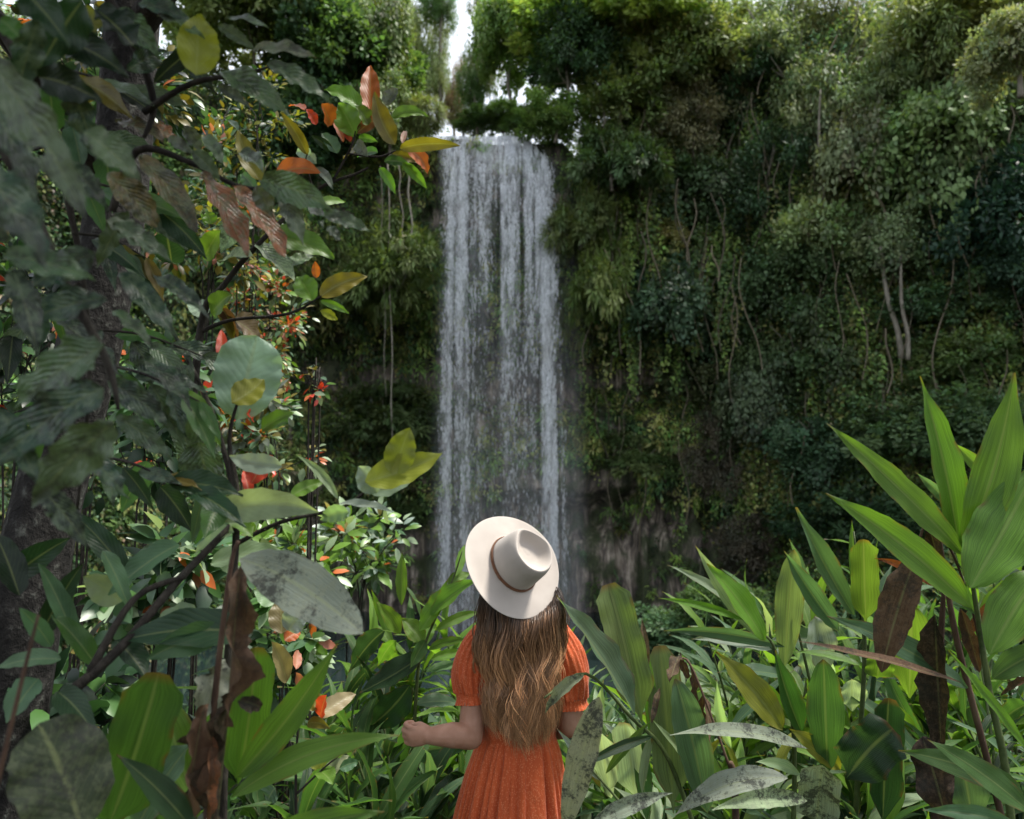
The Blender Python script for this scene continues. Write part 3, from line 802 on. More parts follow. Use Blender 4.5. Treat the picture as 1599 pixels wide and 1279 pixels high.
def leaf_geo(P0, P1, P2, half, hint, shape='lance', fold=.25, wave=.10, seed=0, ns=18, nc=6, ragged=.05, twist=0.0):
    rng = np.random.default_rng(seed)
    t = np.linspace(0, 1, ns + 1)
    P0, P1, P2 = (np.asarray(p, float) for p in (P0, P1, P2))
    C = ((1 - t) ** 2)[:, None] * P0 + (2 * t * (1 - t))[:, None] * P1 + (t ** 2)[:, None] * P2
    T = np.gradient(C, axis=0); T /= np.linalg.norm(T, axis=1, keepdims=True)
    N = np.asarray(hint, float)[None] - (T @ np.asarray(hint, float))[:, None] * T
    N /= np.maximum(np.linalg.norm(N, axis=1, keepdims=True), 1e-6)
    S = np.cross(T, N)
    if twist:
        a = (t * twist)[:, None]; N, S = N * np.cos(a) - S * np.sin(a), S * np.cos(a) + N * np.sin(a)
    p = profile(shape, t) * half
    f1, ph = rng.uniform(2.0, 4.0), rng.uniform(0, 6.28, 4)
    jl = 1 + ragged * (np.sin(t * 31 + ph[0]) * .5 + rng.normal(0, .6, ns + 1)); jr = 1 + ragged * (np.sin(t * 27 + ph[1]) * .5 + rng.normal(0, .6, ns + 1))
    us = np.linspace(-1, 1, nc + 1)
    V, UVs = [], []
    for i, u in enumerate(us):
        ww = p * (jl if u < 0 else jr)
        a = abs(u)
        wv = wave * half * np.sin(2 * np.pi * f1 * t + (ph[2] if u < 0 else ph[3])) * a * a
        V.append(C + S * (u * ww * math.cos(fold))[:, None] + N * (math.sin(fold) * a * ww + wv)[:, None])
        UVs.append(np.stack((np.full(ns + 1, (u + 1) / 2), t), -1))
    V = np.stack(V, 1).reshape(-1, 3); UVs = np.stack(UVs, 1).reshape(-1, 2)
    i = np.arange((ns + 1) * (nc + 1)).reshape(ns + 1, nc + 1)
    F = np.stack((i[:-1, :-1], i[:-1, 1:], i[1:, 1:], i[1:, :-1]), -1).reshape(-1, 4)
    return V, F, UVs

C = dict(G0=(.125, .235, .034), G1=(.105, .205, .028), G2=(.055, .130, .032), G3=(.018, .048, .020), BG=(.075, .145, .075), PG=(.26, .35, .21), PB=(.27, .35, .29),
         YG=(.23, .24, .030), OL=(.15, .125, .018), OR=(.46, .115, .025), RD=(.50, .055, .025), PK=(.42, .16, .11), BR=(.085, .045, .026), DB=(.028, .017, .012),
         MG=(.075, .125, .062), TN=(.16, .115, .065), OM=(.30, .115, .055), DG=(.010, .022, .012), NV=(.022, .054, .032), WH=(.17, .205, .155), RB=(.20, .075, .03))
_ls = 0

class Plant:
    def __init__(s, name, base, label, cat, group=None):
        s.b = np.asarray(base, float)
        s.root = thing(name, tuple(base), label, cat, group)
    def stem(s, pts, rad, mat='stem', name='stem', sides=7):
        V, F = tube_geo(pts, rad, sides, 5)
        return link(name, new_mesh(name, np.array(V) - s.b, F, M[mat]), s.root)
    def leaf(s, x0, y0, x1, y1, w, col, d=None, d0=None, d1=None, bend=0.0, bulge=0.0, shape='lance', mat='ginger', roll=None, fold=.38, wave=.10, name='leaf', ragged=.04, twist=0., ns=18, label=None, up=.35):
        """midrib from pixel (x0,y0) at depth d0 to (x1,y1) at d1; w: full width in pixels; bend: sideways bow in pixels; bulge: bow towards the camera in metres"""
        global _ls
        _ls += 1
        rng = np.random.default_rng(9000 + _ls)
        d0 = d if d0 is None else d0; d1 = d if d1 is None else d1
        if d0 == d1: d1 = d0 + rng.uniform(-.05, .05) * d0
        L_ = math.hypot(x1 - x0, y1 - y0) + 1e-6
        nx, ny = (y1 - y0) / L_, -(x1 - x0) / L_
        if ny > .25: nx, ny = -nx, -ny                         # a positive bend bows upwards
        P0, P2 = at(x0, y0, d0), at(x1, y1, d1)
        P1 = at((x0 + x1) / 2 + nx * bend * 1.6, (y0 + y1) / 2 + ny * bend * 1.6, (d0 + d1) / 2 - bulge)
        P1 = P1 + (0, 0, .12 * np.linalg.norm(P2 - P0) * (0 if bend else 1))
        if roll is None: roll = rng.uniform(-.55, .55)
        toc = unit(CAMP - (P0 + P2) / 2) + np.array((0, 0, up))
        T = unit(P2 - P0); h = unit(toc - T * T.dot(toc)); sd = np.cross(T, h)
        hint = h * math.cos(roll) + sd * math.sin(roll)
        half = w / 2 * (d0 + d1) / 2 / FPX / max(.55, math.cos(roll)) / max(.6, math.cos(fold))
        V, F, U = leaf_geo(P0, P1, P2, half, hint, shape, fold, wave, 9000 + _ls, ns=ns, ragged=ragged, twist=twist)
        c = np.array(C[col] if isinstance(col, str) else col) * (1 + rng.normal(0, .10)) * (1 + rng.normal(0, .05, 3))
        o = link(name, new_mesh(name, V - s.b, F, M[mat], None, U), s.root, tuple(np.clip(c, .004, .7)))
        if label: o["label"] = label
        return o

# ---------------------------------------------------------------- ready-made leaves for the plants built by rule
PROTO = {}
def proto(kind):
    if kind not in PROTO:
        out = []
        for k in range(12):
            rng = np.random.default_rng(300 + k + hash_kind(kind))
            dr = rng.uniform(.05, .55) if kind == 'ginger' else rng.uniform(0, .3)
            up_ = rng.uniform(.05, .2)
            hw = rng.uniform(.055, .085) if kind == 'ginger' else rng.uniform(.20, .28)
            V, F, U = leaf_geo((0, 0, 0), (0, .5, up_), (0, 1 - .2 * dr, -dr * .6), hw, (0, 0, 1), 'lance' if kind == 'ginger' else 'ovate', rng.uniform(.12, .5), .12, 300 + k, ns=12, nc=4)
            out.append(new_mesh("leaf", V, F, M['ginger' if kind == 'ginger' else 'broad'], None, U))
        PROTO[kind] = out
    return PROTO[kind]
def hash_kind(k): return sum(map(ord, k))

def place_leaf(root, kind, pos, dirv, nrm, length, col, rng):
    d = unit(dirv)
    for e_ in (pos, pos + d * length):                     # keep clear of the woman
        q_ = np.asarray(root.location) + e_
        if math.hypot(q_[0] - .02, q_[1] - 2.6) < (.36 if q_[1] > 2.6 else .42): return None
    s = unit(np.cross(d, nrm)); n = np.cross(s, d)
    o = link("leaf", proto(kind)[rng.integers(12)], root, tuple(np.clip(np.array(col) * (1 + rng.normal(0, .15)), .004, .7)))
    o.matrix_local = Matrix(((s[0] * length, d[0] * length, n[0] * length, pos[0]), (s[1] * length, d[1] * length, n[1] * length, pos[1]), (s[2] * length, d[2] * length, n[2] * length, pos[2]), (0, 0, 0, 1)))
    return o

def ginger_clump(label, px, py, d, nst, seed, spread=.35, cols=('G1', 'G2', 'BG', 'G1', 'G0'), leafl=(.30, .46), lean=(0, 0), group=None, per=12):
    """clump of leafy canes rising from the ground; its tallest tip reaches pixel (px, py) at depth d"""
    rng = np.random.default_rng(seed)
    top = at(px, py, d)
    gz = float(ground_z(top[0], top[1]))
    base = np.array((top[0], top[1], gz))
    root = thing("ginger_plant", tuple(base), label, "ginger plant", group)
    H = max(.5, top[2] - gz)
    for k in range(nst):
        h = (H - .22) * (1 if k == 0 else rng.uniform(.62, .98))
        b = np.array((rng.normal(0, spread * .6), rng.normal(0, spread * .6), -.03))
        a = rng.uniform(0, 6.28)
        tip = b + np.array((math.cos(a) * spread * rng.uniform(.2, 1) + lean[0], math.sin(a) * spread * rng.uniform(.2, 1) + lean[1], h))
        mid = (b + tip) / 2 + np.array((0, 0, .08 * h)) - (tip - b) * np.array((.18, .18, 0))
        V, F = tube_geo([b, mid, tip], [.009, .007, .004], 6, 6)
        link("stem", new_mesh("stem", np.array(V), F, M['stem']), root)
        a0 = rng.uniform(0, 6.28); nlv = per + rng.integers(-1, 2)
        for j in range(nlv):
            t = .30 + .70 * j / (nlv - 1)
            q = (1 - t) ** 2 * b + 2 * t * (1 - t) * mid + t * t * tip
            ax = unit(2 * (1 - t) * (mid - b) + 2 * t * (tip - mid))
            az = a0 + (j % 2) * math.pi + rng.normal(0, .35)
            out = unit(np.array((math.cos(az), math.sin(az), 0)))
            el = rng.uniform(.5, 1.0) if j < nlv - 2 else rng.uniform(1.0, 1.4)
            dv = out * math.cos(el) + ax * math.sin(el)
            nn = ax * math.cos(el) - out * math.sin(el)
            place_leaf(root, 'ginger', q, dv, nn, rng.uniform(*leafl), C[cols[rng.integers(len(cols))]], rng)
    return root

def leafy_shrub(label, cx, cy, d, rx, ry, seed, n, cols, young, leaf=(.05, .10), group=None, yfrac=.12, name="leafy_shrub", nbr=5, wd=.24, depth=.8):
    """woody shrub: branches, a foliage mesh and a mesh of red young leaves"""
    rng = np.random.default_rng(seed)
    c = at(cx, cy, d); gz = float(ground_z(c[0], c[1]))
    base = np.array((c[0], c[1], gz))
    root = thing(name, tuple(base), label, "shrub", group)
    Rx, Rz = rx / FPX * d, ry / FPX * d
    tips, g = [], []
    for k in range(nbr * 4):
        o = rsphere(rng, 1)[0] * rng.uniform(.35, 1.0)
        tips.append(c + o * np.array((Rx, Rx * depth, Rz)))
    for k in range(nbr):
        e = tips[k * 4]; s = base + np.array((rng.normal(0, .08), rng.normal(0, .08), 0)); s = base + rng.normal(0, .02, 3) * (1, 1, 0); m_ = c + np.array((0, 0, -.75 * Rz)) + rng.normal(0, .05, 3)
        g.append(tube_geo([s, m_, e], [.007, .005, .002], 5, 5))
        for j in (1, 2, 3):
            g.append(tube_geo([m_ * .5 + e * .5, (m_ + e + 2 * tips[k * 4 + j]) / 4, tips[k * 4 + j]], [.003, .0025, .0015], 5, 3))
    V, F = merge(g)
    link("branches", new_mesh("branches", np.array(V) - base, F, M['bark']), root)
    def part(nm, m_, colset, frac):
        k = rng.integers(0, len(tips), m_)
        T = np.array(tips)[k]
        o = rsphere(rng, m_)
        P = T + o * (rng.uniform(0, 1, m_) * min(Rx, Rz) * .33 * frac)[:, None]
        D = o + (T - c) / max(Rx, Rz) * .6 + np.array((0, -.15, .15 if frac < 1 else -.15))
        Nn = np.array((0, -.45, .9)) + rng.normal(0, .45, (m_, 3))
        Ln = rng.uniform(leaf[0], leaf[1], m_) * (.8 if frac < 1 else 1); Wd = Ln * rng.uniform(wd * .8, wd * 1.25, m_)
        V, F, U = leaf_cloud_fine(P, D, Nn, Ln, Wd, rng.uniform(.1, .3))
        cc = np.array([C[q] for q in colset])[rng.integers(0, len(colset), m_)] * (1 + rng.normal(0, .18, (m_, 1)))
        link(nm, new_mesh(nm, V - base, F, M['foliage_gloss'], np.repeat(np.clip(cc, .004, .7), 11, 0), U), root, (1, 1, 1))
    part("foliage", n, cols, 1.0)
    if young: part("young_leaves", max(4, int(n * yfrac)), young, .6)
    return root
# ---------------------------------------------------------------- ground cover between the plants (one mass)
rng = np.random.default_rng(31)
Vs, Fs, Ts, nb = [], [], [], 0
for k in range(1500):
    y = 1.2 + 13 * rng.uniform() ** 1.3; x = rng.uniform(-1.05, 1.05) * (y * .85 + .5)
    if abs(x - .03) < .35 and 2.0 < y < 3.2: continue
    p = np.array((x, y, float(ground_z(x, y)) + rng.uniform(0, .30)))
    nl = 26
    a = p + rng.normal(0, .16, (nl, 3)) * (1, 1, .6); D = rsphere(rng, nl) + (0, 0, .5)
    V, F = leaf_cloud(a, D, np.array((0, -.3, .9)) + rng.normal(0, .4, (nl, 3)), rng.uniform(.08, .28, nl), rng.uniform(.012, .034, nl))
    key = ['G2', 'G3', 'G2', 'BG', 'DG'][rng.integers(5)]
    t = vary(rng, C[key], nl)
    Vs.append(V); Fs.append(F + nb); Ts.append(np.repeat(t, 4, 0)); nb += len(V)
tag(link("undergrowth", new_mesh("undergrowth", np.concatenate(Vs), np.concatenate(Fs), M['foliage'], np.concatenate(Ts)), None, (1, 1, 1)), kind="stuff")

# ---------------------------------------------------------------- plants in the middle distance
RG = "ginger plants crowding the right bank"
LG = "ginger plants crowding the left bank"
for a in [
 ("pale green ginger clump right behind the broad folded leaf beside the woman", 990, 985, 4.6, 5, 501, .40, ('BG', 'PG', 'G1', 'G2')),
 ("ginger clump with long arching leaves pointing at the rock wall", 1130, 930, 4.2, 5, 502, .45, ('PG', 'BG', 'G1')),
 ("tall ginger clump at the back of the right thicket, below the dark low bush", 1250, 880, 4.4, 6, 503, .42, ('G1', 'BG', 'G2')),
 ("ginger clump behind the brown withered stalks", 1390, 850, 4.2, 6, 504, .42, ('G1', 'G2', 'BG', 'G0')),
 ("ginger clump at the right edge behind the tallest ginger plant", 1560, 780, 4.0, 6, 505, .42, ('G2', 'G1', 'BG')),
 ("dark ginger clump low in the right corner", 1540, 1030, 3.0, 5, 506, .35, ('G2', 'G3', 'BG')),
 ("deep green ginger clump in the middle of the right thicket", 1350, 1050, 3.2, 5, 507, .35, ('G2', 'G1', 'G3')),
 ("low ginger clump at the bottom edge beside the mottled arching leaves", 1150, 1120, 3.0, 5, 508, .35, ('BG', 'G2', 'PG')),
 ("low shaded ginger clump close to the woman's right side", 990, 1130, 3.1, 5, 509, .30, ('BG', 'G2', 'PG')),
 ("bright green ginger clump with slender leaves beside the leaning cane", 1075, 1040, 3.3, 6, 511, .35, ('G0', 'G1', 'G1')),
 ("slender ginger clump rising between the spray of pale leaves and the upright blunt leaves", 1185, 900, 3.6, 6, 512, .35, ('G1', 'G0', 'BG')),
 ("leafy ginger clump behind the dark brown withered stalks", 1455, 900, 3.4, 6, 513, .38, ('G1', 'G2', 'G0')),
 ("ginger clump at the far right edge under the tallest plant's leaves", 1580, 920, 3.1, 6, 514, .35, ('G1', 'G2', 'G2')),
 ("mid-green ginger clump at the bottom between withered stem and dark curled leaf", 1230, 1130, 2.9, 6, 515, .32, ('G1', 'G2', 'G3')),
 ("low bright ginger clump beside the grey-green mottled leaf", 960, 1090, 3.6, 6, 516, .32, ('G1', 'G0', 'BG')),
 ("dim ginger clump farther down the bank behind the right thicket", 1080, 1010, 6.2, 6, 510, .5, ('G2', 'BG', 'G3')),
]: ginger_clump(*a, group=RG)
for a in [
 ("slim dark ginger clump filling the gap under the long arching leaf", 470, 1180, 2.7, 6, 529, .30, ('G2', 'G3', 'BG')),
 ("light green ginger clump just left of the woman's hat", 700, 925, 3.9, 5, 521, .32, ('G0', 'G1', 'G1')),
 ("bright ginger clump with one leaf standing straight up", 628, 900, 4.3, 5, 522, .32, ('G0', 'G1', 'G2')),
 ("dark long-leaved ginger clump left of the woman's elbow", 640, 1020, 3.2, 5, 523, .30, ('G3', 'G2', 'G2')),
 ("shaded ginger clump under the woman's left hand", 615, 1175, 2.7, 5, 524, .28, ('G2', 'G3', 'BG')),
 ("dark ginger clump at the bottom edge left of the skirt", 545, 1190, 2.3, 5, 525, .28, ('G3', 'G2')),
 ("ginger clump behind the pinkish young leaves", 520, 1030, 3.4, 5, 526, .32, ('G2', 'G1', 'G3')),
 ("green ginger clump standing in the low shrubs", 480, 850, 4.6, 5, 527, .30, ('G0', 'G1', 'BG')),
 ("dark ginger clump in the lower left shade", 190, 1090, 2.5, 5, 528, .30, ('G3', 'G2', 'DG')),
]: ginger_clump(*a, group=LG)

LS = "leafy shrubs on the left bank"
for a in [
 ("low pale-leaved shrub with orange young leaves at the end of the left bank", 555, 870, 4.9, 95, 75, 601, 420, ('PG', 'G1', 'BG', 'G0', 'PB'), ('OR', 'RB', 'OL'), (.07, .13)),
 ("light green shrub behind the large mottled leaf", 450, 900, 4.0, 90, 90, 602, 380, ('G1', 'BG', 'G0', 'PG'), ('OR', 'OL'), (.07, .13)),
 ("shrub full of tiny red-orange shoots on the left slope", 420, 490, 5.4, 90, 115, 603, 900, ('PG', 'OL', 'BG', 'G1'), ('OR', 'PK', 'RD'), (.04, .085), LS, .4),
 ("twiggy shrub with pale leaves and red shoots under the round pale leaf", 420, 690, 4.4, 75, 110, 604, 520, ('PG', 'BG', 'G1', 'OL', 'WH'), ('OR', 'RD'), (.05, .10), LS, .16),
 ("dark shrub with a few red leaves behind the big mottled leaves", 240, 640, 3.6, 120, 160, 605, 480, ('G3', 'BG', 'G2', 'G3'), ('RD', 'OR'), (.07, .13), LS, .08),
 ("yellow-green shrub behind the drooping brownish leaves", 330, 340, 4.8, 120, 130, 606, 700, ('OL', 'G2', 'YG', 'BG'), ('OR', 'PK'), (.05, .10), LS, .10),
 ("shaded shrub at the upper left behind the near leaves", 160, 130, 4.0, 190, 150, 607, 620, ('G3', 'G2', 'DG', 'OL'), ('OL', 'OR'), (.06, .12), LS, .05),
 ("dark shrub at the left edge behind the lichened trunk", 40, 520, 3.8, 80, 170, 608, 420, ('G3', 'G2', 'DG'), ('RD', 'OR'), (.06, .12), LS, .08),
 ("yellow-flecked shrub near the olive leaf high on the left", 400, 200, 5.2, 80, 80, 609, 520, ('OL', 'G2', 'YG', 'G3'), ('YG',), (.035, .075), LS, .2),
 ("small sprig bush with orange tips hanging over the dark recess", 492, 602, 3.8, 26, 30, 610, 26, ('PG', 'BG', 'OL'), ('OR', 'RD'), (.05, .08), LS, .5),
 ("glossy dark green shrub on the lower left behind the long branch", 250, 900, 2.9, 130, 110, 611, 300, ('BG', 'G2', 'G3', 'PG'), ('RB', 'OR'), (.09, .15), LS, .05),
 ("dark leafy shrub at the bottom left corner", 90, 1130, 2.4, 110, 120, 612, 220, ('G3', 'DG', 'G2'), ('OL',), (.08, .14), LS, .04),
 ("small-leaved green shrub beside the withered hanging leaf", 450, 1000, 3.0, 70, 90, 613, 220, ('G1', 'G2', 'PG', 'BG'), ('OR', 'PK'), (.07, .12), LS, .08),
]:
    leafy_shrub(*a, **({} if len(a) > 11 else {'group': LS}))

# ---------------------------------------------------------------- the leaning lichened tree on the left
p = Plant("leaning_tree", at(-20, 1330, 2.25), "dark leaning tree trunk blotched with grey lichen at the left", "tree")
p.stem([at(-20, 1330, 2.25), at(30, 1000, 2.25), at(75, 780, 2.3), at(140, 540, 2.35), at(185, 300, 2.4), at(205, 60, 2.45), at(230, -260, 2.5), at(240, -520, 2.5)], [.12, .11, .10, .095, .09, .085, .08, .05], 'lichen', 'trunk', 14)
p.stem([at(205, 60, 2.45), at(330, -120, 2.2), at(480, -330, 1.9)], [.05, .04, .015], 'bark', 'branch')
p.stem([at(185, 300, 2.4), at(60, 120, 2.0), at(-80, -60, 1.6)], [.045, .035, .02], 'bark', 'branch')
# its unseen crown, clumps placed overhead to shade the left foreground
rng = np.random.default_rng(88)
Vs, Fs, Ts, nb = [], [], [], 0
for k in range(200):
    c = np.array((rng.normal(-.7, .8), rng.normal(1.1, .7), rng.normal(4.2, .4)))
    if c[1] > 2.0 or c[0] > .5: continue
    q = c - CAMP
    if q.dot(FWD) > -.6 and q.dot(UP) / max(q.dot(FWD) + .6, .1) < .95: continue
    a_, b_, c_, l_, w_ = clump_leaves(rng, c, .4, 'leafy', np.array((0, 0, 1.)), 40, 1.3)
    V, F = leaf_cloud(a_, b_, c_, l_, w_); Vs.append(V); Fs.append(F + nb); nb += len(V); Ts.append(np.repeat(vary(rng, C['G3'], 40), 4, 0))
link("crown", new_mesh("crown", np.concatenate(Vs) - p.b, np.concatenate(Fs), M['foliage'], np.concatenate(Ts)), p.root, (1, 1, 1))

# ---------------------------------------------------------------- near branches with mottled leaves
p = Plant("overhanging_branch", at(-120, 60, 1.0), "nearest branch at the left edge with big blurred mottled grey-green leaves", "branch")
p.stem([at(-120, 60, 1.0), at(0, 220, 1.05), at(90, 420, 1.1), at(165, 560, 1.12), at(185, 640, 1.12)], [.012, .010, .008, .006, .003], 'bark', 'branch')
for a in [(-20, 90, 135, 345, 72, 'MG', .85), (130, 205, 220, 285, 62, 'MG', 1.0), (-40, 250, 75, 420, 80, 'NV', .8), (-20, 150, 60, 330, 60, 'NV', .9),
          (165, 465, 15, 515, 62, 'NV', 1.05), (150, 395, 40, 455, 55, 'NV', 1.1), (165, 540, 20, 640, 82, 'MG', 1.0), (162, 605, -20, 735, 84, 'NV', 1.0), (178, 660, 50, 790, 80, 'MG', .98),
          (185, 425, 280, 535, 44, 'NV', 1.15), (175, 485, 240, 545, 28, 'MG', 1.2), (168, 595, 265, 668, 46, 'NV', 1.2), (180, 650, 270, 720, 40, 'MG', 1.3), (175, 350, 270, 410, 42, 'MG', 1.2), (165, 345, 250, 395, 34, 'WH', 1.2),
          (5, 400, 150, 440, 60, 'MG', 1.0), (60, 300, -20, 390, 60, 'DG', .95), (90, 500, 190, 590, 46, 'DG', 1.3), (60, 30, 20, 170, 50, 'G3', .95), (20, 420, 60, 560, 50, 'DG', 1.0), (110, 130, 150, 250, 44, 'NV', 1.1), (200, 330, 150, 420, 36, 'MG', 1.25), (120, 700, 200, 780, 44, 'NV', 1.1), (60, 760, 140, 860, 46, 'DG', 1.1), (0, 640, 60, 760, 50, 'NV', 1.0), (225, 560, 300, 640, 38, 'G3', 1.3), (240, 430, 330, 500, 34, 'NV', 1.3), (100, 250, 170, 330, 40, 'G3', 1.1)]:
    x0, y0, x1, y1, w_, c_, d_ = a
    w_ *= .84
    p.leaf(x0, y0, x1, y1, w_, c_, d_, shape='ovate' if w_ > 60 else 'lance', mat='mottled', wave=.26, ragged=.14, fold=.3)

p = Plant("overhanging_branch", at(120, -80, 1.35), "dark branch at the top left carrying bluish grey leaves and one yellow-green leaf", "branch")
p.stem([at(120, -80, 1.35), at(205, 60, 1.4), at(240, 160, 1.45), at(225, 215, 1.45)], [.010, .009, .007, .004], 'bark', 'branch')
p.stem([at(225, 175, 1.45), at(300, 130, 1.4), at(385, 115, 1.35), at(430, 100, 1.35)], [.007, .006, .004, .002], 'bark', 'branch')
for a in [(180, 15, 250, 92, 46, 'MG', 1.3), (215, 5, 300, 35, 32, 'NV', 1.3), (245, 25, 320, 62, 30, 'MG', 1.3), (130, 0, 60, 110, 70, 'G3', 1.1), (30, -20, 110, 75, 60, 'G3', 1.0), (0, 30, 45, 75, 40, 'G2', 1.0),
          (150, 15, 215, 80, 66, 'DG', 1.2), (110, 10, 155, 85, 40, 'G2', 1.2), (340, 40, 400, 80, 22, 'MG', 1.35), (352, 30, 420, 45, 18, 'MG', 1.35), (395, 78, 495, 92, 30, 'WH', 1.35), (345, 112, 455, 185, 50, 'MG', 1.3), (415, 100, 518, 162, 36, 'MG', 1.3),
          (340, 135, 390, 168, 20, 'WH', 1.4), (285, 90, 340, 150, 24, 'NV', 1.4), (240, 130, 330, 60, 30, 'DG', 1.4), (60, 120, 160, 160, 56, 'DG', 1.1), (90, 60, 200, 120, 60, 'DG', 1.15), (200, 110, 262, 80, 36, 'NV', 1.35)]:
    x0, y0, x1, y1, w_, c_, d_ = a
    p.leaf(x0, y0, x1, y1, w_ * .85, c_, d_, mat='mottled' if c_ in ('MG', 'WH', 'NV') else 'broad', wave=.22, ragged=.08)
p.leaf(306, 118, 312, 22, 62, 'YG', 1.3, shape='ovate', mat='broad', roll=.1, wave=.15, label="backlit yellow-green leaf")
p.leaf(150, 15, 128, 60, 36, 'YG', 1.2, shape='ovate', mat='broad')

p = Plant("overhanging_branch", at(175, 330, 1.5), "branch of drooping orange-brown and tan mottled leaves left of the red-tipped sprig", "branch")
p.stem([at(175, 330, 1.5), at(215, 235, 1.5), at(300, 255, 1.5), at(370, 290, 1.5), at(440, 300, 1.45), at(520, 330, 1.45)], [.008, .008, .006, .005, .004, .002], 'bark', 'branch')
for a in [(218, 245, 308, 362, 46, 'TN', 1.4), (168, 270, 245, 355, 54, 'TN', 1.3), (316, 270, 386, 402, 48, 'OM', 1.4), (364, 290, 446, 402, 42, 'OM', 1.4), (180, 190, 255, 220, 34, 'TN', 1.5), (235, 195, 275, 225, 30, 'OM', 1.6),
          (286, 196, 315, 240, 26, 'WH', 1.4), (318, 212, 350, 260, 26, 'MG', 1.4), (262, 215, 305, 243, 20, 'WH', 1.4), (300, 235, 345, 285, 30, 'MG', 1.4), (375, 238, 412, 268, 34, 'MG', 1.4),
          (408, 282, 522, 330, 52, 'MG', 1.35), (440, 305, 474, 382, 40, 'WH', 1.35), (500, 335, 582, 364, 28, 'MG', 1.4), (480, 315, 505, 355, 26, 'WH', 1.4), (400, 290, 425, 340, 34, 'WH', 1.35), (510, 355, 532, 378, 20, 'WH', 1.45), (425, 300, 500, 318, 24, 'MG', 1.4)]:
    x0, y0, x1, y1, w_, c_, d_ = a
    p.leaf(x0, y0, x1, y1, w_ * .85, c_, d_, mat='mottled', wave=.25, ragged=.09, shape='dead' if c_ in ('OM', 'TN') else 'lance')

rng = np.random.default_rng(404)
p = Plant("overhanging_branch", at(-60, -60, 1.5), "leafy branch crossing the dark trunk with many narrow dark green leaves pointing down", "branch")
p.stem([at(-60, -60, 1.5), at(40, 120, 1.5), at(110, 330, 1.55), at(140, 560, 1.6), at(120, 800, 1.65)], [.010, .009, .007, .005, .003], 'bark', 'branch')
for k in range(11):
    y = 20 + 68 * k + rng.uniform(-20, 20); x = np.interp(y, [-60, 120, 330, 560, 800], [-60, 40, 110, 140, 120])
    sx = (1 if k % 3 else -1) * rng.uniform(90, 190); ex, ey = x + sx, y + rng.uniform(30, 120); d_ = 1.5 + rng.uniform(-.15, .25)
    p.stem([at(x, y, 1.55), at((x + ex) / 2, (y + ey) / 2 - 12, d_), at(ex, ey, d_)], [.004, .003, .0015], 'bark', 'twig')
    for j in range(6):
        t_ = .25 + .75 * j / 5; bx, by = x + (ex - x) * t_, y + (ey - y) * t_
        a_ = rng.uniform(.1, 1.5) if sx > 0 else rng.uniform(1.2, 2.9); ln = rng.uniform(60, 120)
        c_ = ['NV', 'G3', 'G3', 'MG', 'DG', 'G2', 'BG', 'OL'][rng.integers(8)]
        p.leaf(bx, by, bx + ln * math.cos(a_), by + ln * math.sin(a_), ln * rng.uniform(.24, .36), c_, d_, mat='mottled' if c_ in ('NV', 'MG') else 'broad', wave=.2, ragged=.08, ns=12)

# ---------------------------------------------------------------- the sharp sprig with red leaves
p = Plant("red_tipped_shrub", at(300, 640, 2.0) , "sharp sprig of olive, green and red-orange leaves reaching towards the waterfall", "shrub")
p.stem([at(300, 640, 2.0), at(318, 490, 2.0), at(350, 445, 2.0), at(395, 390, 2.0), at(490, 300, 2.0), at(555, 272, 2.0), at(575, 262, 2.0)], [.012, .010, .008, .0075, .005, .004, .003], 'bark', 'branch')
p.stem([at(520, 282, 2.0), at(548, 230, 2.0), at(555, 205, 2.0)], [.004, .003, .002], 'bark', 'branch')
p.stem([at(545, 240, 2.0), at(590, 245, 2.0), at(618, 235, 2.0)], [.003, .003, .002], 'bark', 'branch')
p.stem([at(310, 520, 2.0), at(360, 500, 2.0), at(450, 490, 2.0), at(502, 462, 2.0)], [.007, .005, .004, .002], 'bark', 'branch')
p.stem([at(490, 300, 2.0), at(478, 255, 2.0), at(480, 240, 2.0)], [.003, .002, .002], 'bark', 'branch')
